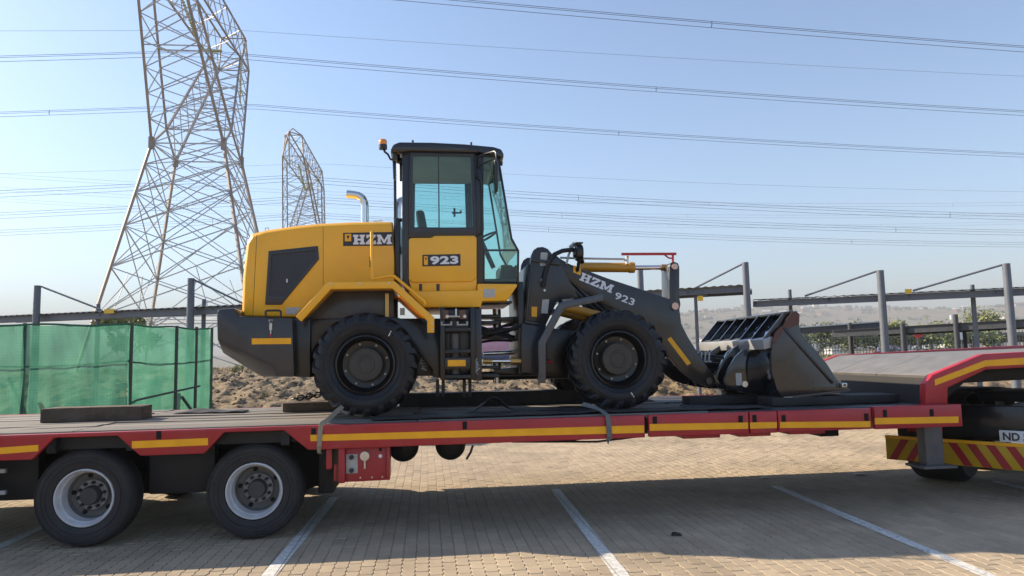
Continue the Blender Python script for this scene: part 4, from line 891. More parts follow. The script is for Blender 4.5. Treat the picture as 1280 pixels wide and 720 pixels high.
# ---- fenders with mirrored twins
fpts = [S(*q, .5) for q in ((373,399),(411.5,357),(492,356),(538.5,399),(538.5,416))]
fd = B().band(fpts, .075, .50, .56).done('fender', yellow, LO, bevel=.008); mirror(fd, YC, LO)
f2 = B().band([S(*q, .5) for q in ((375,397),(412,359.5),(491.5,358.5),(536,399))], .022, .56, .88).done('fender_top', yellow, LO, bevel=.004); mirror(f2, YC, LO)
f3 = L([(374,399),(430,398),(497,397),(541,408),(552,420),(552,473),(541,471),(541,462),(524,442),(505,424),(470,404),(430,404),(400,424),(390,440),(386,470),(372,470)], .80, .84, 'inner_fender', black, .006, mir=True)
L([(415,364),(492,363),(492,400),(378,400)], .84, .86, 'engine_side_panel', mk('panel_grey', (0.045,0.046,0.048), .35, coat=.2, dust=.1), .004, mir=True)
L([(481.5,367),(486,367),(486,396),(481.5,396)], .795, .80, 'strip', brass, 0, y0=.79); L([(500,385),(506,385),(506,394),(500,394)], .795, .80, 'strip', sticker, 0, y0=.79)
L([(378,398),(552,398),(552,470),(500,470),(470,440),(430,440),(400,470),(378,470)], .98, 1.92, 'rear_chassis', black, .01)
hr_ = B().tube([P(464.5,290.5,.84),P(464.5,290.5,.58),P(465.3,346,.55),P(466,348.5,.55),P(490,344.5,.55),P(493,345.5,.55),P(530,376,.53),P(532,381,.53)], .017, 8).tube([P(464.5,302,.84),P(464.5,302,.58)], .014, 6).done('handrail', yellow, LO); mirror(hr_, YC, LO)
# ---- cab
CY = .80; CY2 = 2*YC-CY
L([(502.5,189),(512.5,189),(512,300),(510.5,365),(503,352),(502.5,290)], CY, CY+.07, 'rear_pillar', slate, .012, mir=True)
L([(592.5,189),(604.5,189.5),(604.5,354),(596,354)], CY, CY+.07, 'centre_pillar', slate, .012, mir=True)
L([(511,187),(622,190.5),(622,196),(511,194)], CY, CY+.07, 'top_rail', slate, .008, mir=True)
do = [(511.8,190),(593,190.5),(596,296),(510.5,297.5)]; di = [(516.5,194.8),(588.2,195.8),(591,284.6),(515.5,284.2)]
df_ = B().ring(SP(do,CY), SP(di,CY), CY-.018, CY+.03).done('door_frame', slate, LO, bevel=.008); mirror(df_, YC, LO)
gl_ = B().px(di, CY, CY+.006).done('door_window', glass, LO, smooth=0); mirror(gl_, YC, LO)
B().px([(547.4,194.6),(548.9,194.6),(549.6,284.4),(548.1,284.4)], CY, CY+.02, CY-.006).done('window_divider', slate, LO, smooth=0)
# front quarter and windscreen
fq = [(604.5,190),(621.5,193.5),(639.5,298),(647.5,313),(647,354),(604.5,354)]
q_ = B().px(fq, CY+.02, CY+.026).done('side_window', glass, LO, smooth=0); mirror(q_, YC, LO)
fe = [S(*q, CY) for q in ((622,192),(639.5,298),(648,313.5),(647.5,355))]
e_ = B().band(fe, .022, CY-.004, CY+.045).done('front_pillar', black, LO, bevel=.005); mirror(e_, YC, LO)
fw_ = [S(*q, CY) for q in ((622,192),(639.5,298),(648,313.5))]
B().rings([[(x, y, z) for x, z in fw_] for y in (CY+.045, CY2-.045)], cap=False, closed=False).done('windscreen', glass, LO, smooth=0)
B().rings([[(x, y, z) for x, z in (S(648,313.5,CY), S(647.5,355,CY))] for y in (CY+.045, CY2-.045)], cap=False, closed=False).done('lower_windscreen', dglass, LO, smooth=0)
L([(604.5,352),(647,352),(647,356),(604.5,356)], CY+.02, CY2-.02, 'cab_sill', black, .004)
L([(604.5,352.5),(604.5,312.5),(606,312.5),(606,352.5)], CY-.003, CY+.03, 'window_seal', slate, 0); L([(604,311.5),(646,311.5),(647,314),(604,314)], CY+.012, CY+.02, 'window_seal', slate, 0)
# rear face: chamfered quarter glass and rear wall
xr0, zr0 = S(503,190,CY); xr1, zr1 = S(503,282,CY); xc = S(493.5,240,CY+.2)[0]; zlo = S(500,350,CY)[1]
for sg in (0, 1):
    yy = lambda y: y if not sg else 2*YC-y
    B().rings([[(xr0,yy(CY+.01),zr0),(xr0,yy(CY+.01),zr1+.05)],[(xc,yy(CY+.2),zr0),(xc,yy(CY+.2),zr1+.05)]], cap=False, closed=False).done('rear_quarter_window', glass, LO, smooth=0)
    B().prism([(xr0,zlo),(xr0,zr1+.06),(xr0+.05,zr1+.06),(xr0+.05,zlo)], yy(CY+.01), yy(CY+.06)).done('rear_corner', black, LO, bevel=.01)
B().prism([(xc+.005,zlo),(xc+.005,zr1+.10),(xc+.06,zr1+.10),(xc+.06,zlo)], CY+.06, CY2-.06).done('rear_wall', black, LO, bevel=.01)
B().box(xc, xc+.006, CY+.2, CY2-.2, zr1+.1, zr0).done('rear_window', glass, LO, smooth=0)
for y in (CY+.2, CY2-.2): B().box(xc-.012, xc+.03, y-.02, y+.02, zlo, zr0).done('rear_corner_post', black, LO, bevel=.006)
# roof
rp = [(487,187.5),(490.5,180.5),(498,177.5),(540,178),(580,180),(618,183.5),(627.5,186.5),(631,193),(629.5,198),(620,194),(600,190.5),(512,188.5),(497,190.5)]
rr_ = SP(rp, CY-.06); mid = [(x, z+.03 if 1 < i < 7 else z) for i, (x, z) in enumerate(rr_)]
B().rings([[(x*.985+.0045,CY-.06,z) for x, z in rr_], [(x,CY+.05,z+.012 if 1<i<7 else z) for i,(x,z) in enumerate(rr_)], [(x,YC,z) for x, z in mid], [(x,CY2-.05,z+.012 if 1<i<7 else z) for i,(x,z) in enumerate(rr_)], [(x*.985+.0045,CY2+.06,z) for x, z in rr_]]).done('cab_roof', gloss, LO, bevel=.015, seg=2, smooth=50)
B().box(S(500,200,CY)[0], S(618,200,CY)[0], CY+.03, CY2-.03, S(560,193,CY)[1]-.03, S(560,192,CY)[1]+.02).done('headliner', mk('headliner_grey', (0.42,0.43,0.43), .9), LO, smooth=0)
for px_, py in ((516,177.5),(589,180)):
    x, z = S(px_,py,1.0); B().cyl((x,1.0,z-.03),(x,1.0,z+.02),.012,8).done('roof_bolt', black, LO)
# lower door panel
dp_ = [(511,299),(514,297),(539,297),(543,294.5),(593,294.2),(596,297),(596,347),(590,352),(516,353.5),(511,350)]
B().px(dp_, CY-.03, CY+.02).done('door_panel', yellow, LO, bevel=.02, seg=3, smooth=50)
L([(511,350),(596,347),(596,364.5),(515,365)], CY-.01, CY+.05, 'door_skirt', yellow, .012)
for a, b in ((523.8,527.6),(545.5,549.5)): L([(a,355),(b,355),(b,363.5),(a,363.5)], CY-.012, CY, 'slot', black, 0, y0=CY-.014)
dk = L([(528,318.5),(575.5,317.5),(575.8,332),(528,333)], CY-.033, CY-.03, 'decal', black_print, 0, y0=CY-.034)
L([(530,320.3),(534.8,320.2),(534.8,331),(530,331.2)], CY-.035, CY-.034, 'emblem', tape, 0, par=dk, y0=CY-.036)
L([(531.2,322),(533.8,322),(532.5,326)], CY-.0365, CY-.036, 'emblem_mark', black_print, 0, par=dk, y0=CY-.0375)
font_text('923', (538,330.8), (573,330.0), .092, CY-.035, dk, white_print, bold=.045)
# cab platform
L([(510,364.5),(597,363),(597,354.5),(646,355),(647,357),(634,376),(603,376.5),(601,384),(529.5,384)], CY-.06, CY2+.06, 'cab_platform', yellow, .012)
L([(604.5,361.5),(618.5,361),(618.5,371.5),(604.5,372)], CY-.062, CY-.06, 'sticker', sticker, 0, y0=CY-.0635)
# cab interior
seat_m = mk('seat_fabric', (0.03,0.03,0.032), .9, bump=.2, bscale=90)
xs_, zs_ = S(520,330,YC); 
B().box(xs_+.12, xs_+.62, 1.2, 1.7, zs_-.10, zs_+.05).done('seat', seat_m, LO, bevel=.04, seg=3)
B().rings([[(xs_+.08,1.22,zs_+.05),(xs_+.2,1.22,zs_+.05),(xs_+.10,1.26,zs_+.62),(xs_+.0,1.26,zs_+.62)],[(xs_+.08,1.68,zs_+.05),(xs_+.2,1.68,zs_+.05),(xs_+.10,1.64,zs_+.62),(xs_+.0,1.64,zs_+.62)]]).done('seat_back', seat_m, LO, bevel=.035, seg=3)
B().box(S(622,345,YC)[0], S(640,345,YC)[0], 1.2, 1.7, zlo, zlo+.22).done('dashboard', plastic, LO, bevel=.05, seg=3)
q = P(601,300,YC); m = B(); m.tube([P(617,335,YC), q], .03, 10)
axis = Vector((-.45,0,.9)).normalized(); u_ = axis.orthogonal().normalized(); v_ = axis.cross(u_); m.tube([q+(u_*math.cos(a)+v_*math.sin(a))*.2 for a in [2*math.pi*k/24 for k in range(25)]], .014, 6)
m.done('steering_wheel', plastic, LO)
B().box(S(502,352,CY)[0], S(646,352,CY)[0], CY+.05, CY2-.05, zlo-.02, zlo+.01).done('cab_floor', plastic, LO, smooth=0)
x, z = S(571,266,CY2-.1); B().tube([(x-.06,CY2-.1,z),(x+.05,CY2-.1,z),(x+.05,CY2-.1,z+.03)], .014, 6).tube([(x-.03,CY2-.1,z-.05),(x-.03,CY2-.1,z+.06)], .014, 6).done('window_latch', plastic, LO)
x, z = S(585.5,247.5,CY+.04); B().box(x-.012,x+.012,CY+.03,CY+.06,z-.05,z+.06).done('door_handle', plastic, LO, bevel=.006)
# mirror, grab bar, beacon, lights
MY = .52
m = B().tube([P(596,208,CY),P(597,196,.72),P(605,192.5,.66),P(618,189,.56),P(620,191,MY),P(620.5,203,MY)], .010, 6).tube([P(596,209,CY),P(607,203,.68),P(619.5,197.5,MY)], .009, 6).tube([P(596,211,CY),P(595.5,222,CY-.03)], .009, 6); m.done('mirror_arm', black, LO)
L([(617.5,200),(620,197.5),(622.8,199),(623.2,236),(621,239),(618.8,236)], MY, MY+.2, 'mirror', black, .012)
B().tube([P(595,222,CY),P(601,223,CY-.05),P(602.5,226,CY-.06),P(604,288,CY-.06),P(602,291,CY-.05),P(597,294,CY)], .010, 6).done('grab_bar', black, LO)
BY = .78
bx, bz = S(478.7,181,BY); B().lathe([(.001,0)], (0,0,0), 3) if False else None
bc = B(); n_ = 20
prof = [(.044,0),(.046,.03),(.040,.055),(.025,.062),(.001,.063)]
bc.rings([[(bx+r*math.cos(2*math.pi*k/n_), BY+r*math.sin(2*math.pi*k/n_), bz+h) for k in range(n_)] for r, h in prof]); bcn = bc.done('beacon', amber, LO, smooth=60)
B().cyl((bx,BY,bz-.05),(bx,BY,bz),.046,18).tube([(bx,BY,bz-.03),(bx+.02,BY,bz-.08),P(485,193,BY),P(488,199,CY+.05),P(497,201,CY+.1)], .012, 8).done('beacon_bracket', black, LO)
wl_ = L([(489,186),(496,185),(497,199),(491,201)], CY+.02, CY+.16, 'rear_work_light', slate, .012); L([(490.5,201),(495,201),(494.5,225),(491.5,224)], CY+.06, CY+.12, 'light_stem', black, .01)
for y in (1.0, 1.9):
    c = P(622.5,196,CY); c.y = y; B().cyl(c, c+Vector((.07,0,0)), .05, 16).done('front_work_light', black, LO)
# ---- side ladder, tank and lower gear
LY = .62
for a in (550, 588): L([(a,384),(a+6,384),(a+6.5,475),(a+.5,475)], LY, LY+.10, 'ladder_rail', black, .006)
for py in (410, 437, 469): L([(556,py),(589,py-.5),(589,py+4),(556,py+4.5)], LY-.01, LY+.16, 'step', plastic, .005)
L([(559.7,450),(582,449.7),(582,457.6),(559.7,458)], LY-.004, LY, 'reflective_strip', tape, 0, y0=LY-.02); L([(556,447),(588,446.5),(588,461),(556,461.5)], LY-.015, LY+.02, 'step_plate', black, .004)
L([(551,385),(601,384),(601.5,475),(551,475)], LY+.16, 1.0, 'fuel_tank', black, .03, seg=3)
x0_, z0_ = S(569,440,LY+.14); B().cyl((x0_,LY+.14,z0_-.24),(x0_,LY+.14,z0_+.2),.06,18).done('filter_canister', mk('canister_grey', (0.09,0.088,0.088), .4, var=.15), LO)
m = B(); 
for a, b in (((559,395.5),(581,395.5)),((570,386),(570,396))): m.tube([P(*a,LY+.0),P(*b,LY+.0)], .011, 8)
for a in (559,581): m.cyl(P(a,395.5,LY-.02),P(a,395.5,LY+.03),.018,10)
m.done('link_rod', steel, LO)
m = B()
for a in (552,572): m.tube([P(a,402,LY),P(a,406,LY),P(a+12,406,LY),P(a+12,402,LY)], .012, 6)
m.done('clamp', sticker, LO)
for a in (556,578): B().cyl(P(a,388,LY+.03),P(a,399,LY+.03),.05,12).done('cylinder_cap', mk('cap_brown', (0.10,0.06,0.04), .5), LO)
L([(592,386),(602,385.5),(602.5,476),(592.5,476)], .70, .95, 'frame_upright', slate, .008)
for a in (545,552,578.5,585.5):
    L([(a,474),(a+4,474),(a+4,496),(a,496)], .95, 1.0, 'hanging_strap', plastic, .004)
m = B()
for k in range(4): m.tube([P(596+k*1.2,448+k*4,.69),P(594.5,452+k*4,.66),P(597,456+k*4,.69)], .008, 6)
m.done('hose_clip', sticker, LO)
m = B()
for k in range(5): m.tube([P(525+k*2,455+k*2,.9),P(527,448+k*3,.86),P(531,446+k*4,.9)], .008, 6)
m.done('wiring_clip', sticker, LO)
# ---- articulation joint
hy = 1.2
for py0, py1 in ((393,397),(401,405),(457,461),(467,472)): L([(598,py0),(624,py0),(626,py1),(598,py1)], hy, 1.7, 'hinge_plate', black, .004)
for py0, py1 in ((397,401),(461,467)): L([(618,py0),(655,py0-2),(655,py1+2),(618,py1)], 1.25, 1.65, 'hinge_lug', black, .004)
x, z = S(621,399,YC); B().cyl((x,YC,z-.12),(x,YC,z+.12),.05,14).done('hinge_pin', steel, LO); x, z = S(621,464,YC); B().cyl((x,YC,z-.14),(x,YC,z+.12),.05,14).done('hinge_pin', steel, LO)
B().cyl(P(604,451.5,.98),P(640,451.5,.98),.024,12).done('steering_rod', chrome, LO); B().cyl(P(638,451.5,.98),P(654,451.5,.98),.042,14).done('steering_cylinder', brass, LO); B().cyl(P(604,451.5,.98),P(615,451.5,.98),.03,12).done('rod_end', brass, LO)
B().cyl(P(654,452,.98),P(690,452.5,.98),.018,8).done('lock_bar', redrod, LO)
B().cyl(P(604,442,1.75),P(655,440,1.75),.03,12).done('steering_rod', chrome, LO)
B().cyl(P(600,470,YC),P(720,468,YC),.05,14).done('drive_shaft', black, LO)
for k in range(9):
    y = .95+k*.09; h0 = 412+random.uniform(-6,18); h1 = 408+random.uniform(-8,26); mid_ = (h0+h1)/2+random.uniform(-10,10)
    pp = []
    a, c_, b = P(600,h0,y), P(628+random.uniform(-6,6),mid_,y+random.uniform(-.1,.1)), P(660,h1,y+random.uniform(-.05,.05))
    for i in range(11):
        s = i/10; pp.append(a*(1-s)**2 + c_*2*s*(1-s) + b*s*s)
    B().tube(pp, .016, 8).done('hydraulic_hose', rubber, LO)
L([(620,376),(640,376),(640,379),(604,379)], .95, 1.9, 'cross_bar', black, .004)
# ---- front frame tower
TY = .98
tp = [(656,401),(658,380),(662,340),(664,319),(667,312.5),(672,309),(679,308.5),(685,311),(690,317),(700,326),(707,342),(723,372),(700,374),(694,382),(682,407)]
L(tp, TY, TY+.06, 'tower_plate', slate, .008, mir=True)
L([(664,322),(700,328),(700,331.5),(663,326)], TY-.03, TY+.01, 'tower_rib', slate, .006)
L([(657,399),(662,340),(664,340),(660,400)], TY-.03, TY+.01, 'tower_flange', slate, .004); L([(656,400),(683,406),(682,409),(656,403.5)], TY-.03, TY+.01, 'tower_flange', slate, .004)
L([(676,315.5),(684.5,315.8),(683.5,332.5),(675,332)], TY-.002, TY, 'sticker', sticker, 0, y0=TY-.004); L([(678,374.5),(686.5,374),(684.5,392),(676.5,391.5)], TY-.002, TY, 'sticker', sticker, 0, y0=TY-.004); L([(664.5,383.5),(671.5,383.5),(671,396),(664.5,395.5)], TY-.002, TY, 'sticker', tape, 0, y0=TY-.004)
for q in ((677,350),(680.5,363),(696.5,379)): B().cyl(P(*q,TY),P(*q,TY)+Vector((0,-.02,0)),.014,8).done('bolt', steel, LO)
L([(660,330),(668,330),(664,400),(656,400)], TY+.06, 2*YC-TY-.06, 'tower_back_plate', black, .004)
L([(652,402),(682,408),(700,412),(760,420),(800,440),(800,470),(690,470),(652,466)], 1.08, 1.82, 'front_chassis', black, .01)
L([(646,352),(654,352),(656,402),(654,468),(648,468),(648,400)], 1.0, 1.9, 'joint_housing', black, .008)
L([(652,404),(681,409),(683,428),(680,465),(653,466)], .92, 1.08, 'frame_gusset', slate, .008)
# front fenders
ff = B().band([S(*q, .52) for q in ((678,479),(678,428),(703,382),(754,371.5))], .075, .52, .60).done('front_fender', mk('blue_grey_paint', (0.05,0.06,0.075), .3, coat=.4, var=.1), LO, bevel=.006); mirror(ff, YC, LO)
ff = B().band([S(*q, .52) for q in ((680,479),(680,429),(704.5,384),(754,373.5))], .016, .60, .95).done('front_fender_sheet', black, LO, bevel=.003); mirror(ff, YC, LO)
# ---- lift arms
AY = 1.02
ap = [(690,322),(694,318),(700,323),(712,330),(760,348),(800,361),(835,373),(843,376.5),(849,383),(852,405),(860,421),(870,437),(882,455),(893,470),(894.5,477),(892,482.5),(887,484),(870,478),(852,464),(838,448),(815,424),(780,397),(742,372),(707,347),(697,338)]
arm = L(ap, AY, AY+.06, 'lift_arm', armp, .008); mirror(arm, YC, LO)
L([(834,424),(838.5,421),(863.8,454),(859,457)], AY-.002, AY, 'reflective_strip', tape, 0, par=arm, y0=AY-.004)
L([(717,331.5),(726.5,335),(725.5,344),(716.5,340.5)], AY-.002, AY, 'emblem', tape, 0, par=arm, y0=AY-.004); L([(719,335),(724,337),(720.5,341)], AY-.0045, AY-.004, 'emblem_mark', black_print, 0, par=arm, y0=AY-.0055)
slab_text('HZM', (724,350), (764,366.5), .098, AY-.002, arm, white_print)
font_text('923', (767.5,373), (791.5,382.5), .083, AY-.002, arm, white_print, bold=.022)
for q, r in (((843.3,382.8),.042),((676,317),.05),((886,476),.04)): B().cyl(P(*q,AY)+Vector((0,-.025,0)),P(*q,AY)+Vector((0,.02,0)),r,18).done('pivot_pin', pinkpin if q[0] > 800 and q[1] < 400 else slate, LO)
B().cyl(P(838,440,AY+.06), Vector((P(838,440,AY).x, 2*YC-AY-.06, P(838,440,AY).z)), .08, 18).done('arm_cross_tube', armp, LO)
# bell crank, tilt cylinder, level indicator
KY = 1.30
bk_ = [(836.5,333),(838.5,328.5),(843,327),(848,329),(849.5,334),(849.5,372),(851,380),(849,390),(848,398),(851,420),(858,440),(862,456),(852,458),(846,440),(838,412),(836,396),(837,372)]
L(bk_, KY-.05, KY-.0, 'bell_crank', armp, .008); L(bk_, KY-.05, KY, 'bell_crank', armp, .008, y0=1.55); 
for q in ((842.8,333.5),(843.3,382.8)): B().cyl(P(*q,KY-.05)+Vector((0,-.03,0)),P(*q,KY-.05)+Vector((0,.40,0)),.036,16).done('pivot_pin', pinkpin, LO)
TYy = YC
B().cyl(P(724,334,TYy),P(789,334.5,TYy),.060,20).cyl(P(786,334.5,TYy),P(792.5,334.5,TYy),.068,20).done('tilt_cylinder', hyd, LO, smooth=30); B().cyl(P(792,334.7,TYy),P(838,334.3,TYy),.030,14).done('tilt_rod', chrome, LO); B().cyl(P(826,334.4,TYy),P(838,334.2,TYy),.04,12).done('rod_eye', brass, LO)
B().tube([P(700,322,1.38),P(728,323,1.38),P(780,324,1.38),P(784,327,1.38)], .013, 8).tube([P(784,320,1.38),P(784,330,1.38)], .02, 8).done('hydraulic_pipe', steel, LO)
B().box(P(777,317.5,1.3).x,P(845,317.5,1.3).x,1.285,1.315,P(810,319,1.3).z,P(810,316,1.3).z).tube([P(830,318,1.3),P(836,322.5,1.3),P(842,323,1.3)], .010, 6).tube([P(841,318,1.3),P(841,330,1.3)], .014, 6).done('level_indicator', redrod, LO)
# work light on the tower, hoses
lc = P(723,316,.93); B().cyl(lc+Vector((-.035,0,.0)), lc+Vector((.045,0,0)), .095, 20).cyl(lc+Vector((-.06,0,0)), lc+Vector((-.03,0,0)), .06, 16).done('head_lamp', black, LO, bevel=.012)
B().box(lc.x-.045,lc.x+.045,.86,1.0,lc.z+.10,lc.z+.115).done('lamp_shade', black, LO, bevel=.004); B().cyl(lc+Vector((.005,0,-.08)), lc+Vector((.0,.08,-.2)), .02, 8).done('lamp_stem', black, LO)
m = B(); hp_ = [P(679,358,.93),P(681,345,.92),P(686,328,.92),P(693,318,.92),P(703,313.5,.93),P(715,312,.95),P(724,316,1.0),P(728,328,1.1)]
m.tube(hp_, .026, 10); m.done('hydraulic_hose', rubber, LO, smooth=60)
B().tube([P(708,330,.95),P(711,318,.97),P(716,308,1.0),P(724,305,1.0)], .014, 8).tube([P(712,309,1.0),P(718,303.5,1.0)], .016,8).done('lamp_cable', sticker, LO)
for k in range(4):
    a, c_, b = P(700,330+k*5,1.15+k*.05), P(716,350+k*9,1.15+k*.06), P(756,385+k*6,1.2+k*.05); B().tube([a*(1-s)**2+c_*2*s*(1-s)+b*s*s for s in [i/10 for i in range(11)]], .014, 8).done('hydraulic_hose', rubber, LO)
lc0, lc1 = P(706,384,1.14), P(800,408,1.14); l_ = B().cyl(lc0,lc1,.055,18).done('lift_cylinder', hyd, LO); mirror(l_, YC, LO); l_ = B().cyl(lc1,P(840,440,1.14),.03,12).done('lift_rod', chrome, LO); mirror(l_, YC, LO)
L([(652,412),(684,420),(684,466),(652,466)], .90, .92, 'frame_plate', slate, .004)
# ---- bucket
KB0, KB1 = .46, 2.44
bp_ = [(978,497),(971,486),(965,466),(963.8,445),(966,425),(969,416),(974,410.5),(979,407),(984,398),(990,390),(995,388.5),(999.5,393),(999,405),(1001,416),(1010,428),(1022,440),(1034,455),(1044,471),(1052,481),(1063,486.5),(1062,489),(1040,490.5)]
bpaint = mk('bucket_paint', (0.024,0.020,0.018), .22, var=.15, coat=.5, dust=.10, dustcol=(.16,.12,.09), scale=4)
bred_refl = mk('bucket_red_reflection', (0.085,0.028,0.022), .35, var=.2)  # dark red for the trailer rail mirrored in the gloss paint
sideb = L(bp_, KB0, KB0+.03, 'bucket', bpaint, .005); ob = mirror(sideb, YC, LO); ob.name = 'bucket_side'; ob.parent = sideb
L([(978.5,410),(981,408.5),(1043,478),(1040.5,480)], KB0-.012, KB0, 'edge_bar', black, .003, par=sideb)
L([(966,425),(969,416),(974,410.5),(979,407),(984,398),(990,390),(995,388.5),(999.5,393),(999,404),(986,411),(979,413),(975,420),(969,430),(966.5,430)], KB0-.004, KB0, 'rail_reflection', bred_refl, 0, par=sideb)  # reflection of the red rail, painted along the upper edge of the side plate
shell = [S(*q, KB0) for q in ((1058,487),(1000,493),(978,495),(972,485),(967,466),(966,446),(968,427),(973,414),(981,408),(988,396),(995,390))]
B().band(shell, .02, KB0+.03, 2*YC-KB0-.03).done('bucket_shell', mk('polished_black', (0.36,0.40,0.46), .09, metal=1.0, var=.1), sideb, bevel=.003, smooth=50)
bwhite = mk('bucket_beam_grey', (0.30,0.31,0.32), .2, coat=.6, var=.1)
bm_ = [S(*q, KB0) for q in ((955,424),(967,420),(969,434),(957,437))]
B().prism(bm_, KB0+.032, 2*YC-KB0-.032).done('back_beam', bwhite, sideb, bevel=.008)
xt_, zt_ = S(967,420,KB0); xu, zu = S(992,390,KB0); xl, zl = S(960,428,KB0)
tb_ = [S(*q, KB0) for q in ((983,389.5),(994,388),(994,391),(983,393))]; B().prism(tb_, KB0+.032, 2*YC-KB0-.032).done('top_lip', gloss, sideb, bevel=.004)
for k in range(7):
    y = KB0+.06+k*(2*(YC-KB0)-.12)/6
    B().prism([S(*q, KB0) for q in ((957,423),(968,421),(992,391),(982,391))], y-.012, y+.012).done('gusset', gloss, sideb, smooth=0)
for yb_, lab in ((.80,0),(1.08,0),(1.80,0),(2.08,0)):
    B().prism([S(*q, KB0) for q in ((967,438),(957,438),(946,436),(936,446),(925,464),(921,478),(928,489),(945,492),(974,492),(966,466))], yb_, yb_+.035).done('mount_bracket', gloss, sideb, bevel=.006)
st_ = B().px([(901.5,468.5),(911.5,469.5),(907.5,485.5),(898.5,484)], .80, .80, .797); st_.bm.free()
x, z = S(924,474,.80); B().box(x-.04,x+.03,.796,.80,z-.07,z+.07).done('sticker', sticker, sideb, smooth=0)
for q in ((930,480),):
    a = P(*q,.80); B().cyl(Vector((a.x,.77,a.z)),Vector((a.x,2.15,a.z)),.035,14).done('bucket_pin', steel, sideb)
m = B(); c = P(1053,481,KB0-.01); m.box(c.x-.03,c.x+.035,KB0-.05,KB0,c.z-.03,c.z+.02); m.done('edge_lug', steel, sideb, bevel=.006); B().cyl(c+Vector((0,-.055,0)),c+Vector((0,-.03,0)),.012,8).done('bolt', black, sideb)
x0_, z0_ = S(980,496.5,KB0); x1_, z1_ = S(996,499,KB0); B().box(x0_,x1_,KB0-.004,KB0+.002,z0_-.022,z0_+.004).done('label_plate', sticker, sideb, smooth=0)
B().prism([S(*q, KB0) for q in ((990,495),(1062,486.5),(1064,489),(992,498.5))], KB0-.01, 2*YC-KB0+.01).done('cutting_edge', mk('edge_steel', (0.05,0.048,0.047), .45, dust=.2), sideb, bevel=.004)
for k in range(5):
    a, b = P(862+k*3,448+k*7,1.2+k*.1), P(925,455+k*6,1.2+k*.1); c_ = (a+b)/2+Vector((0,0,.12-.05*k)); B().tube([a*(1-s)**2+c_*2*s*(1-s)+b*s*s for s in [i/10 for i in range(11)]], .016, 8).done('hydraulic_hose', rubber, LO)
m = B()
for k in range(3): m.tube([P(877+k*5,440,1.1),P(876+k*5,452,1.1),P(879+k*5,452,1.1)], .012, 6)
m.done('grease_line', sticker, LO)
lk = [(846,452),(853,446),(890,446),(920,452),(921,461),(890,458),(853,460)]
L(lk, 1.40, 1.50, 'bucket_link', armp, .01)
L([(893,468),(910,440),(925,430),(938,436),(932,470),(905,486)], 1.15, 1.2, 'coupler_plate', gloss, .006, mir=True)
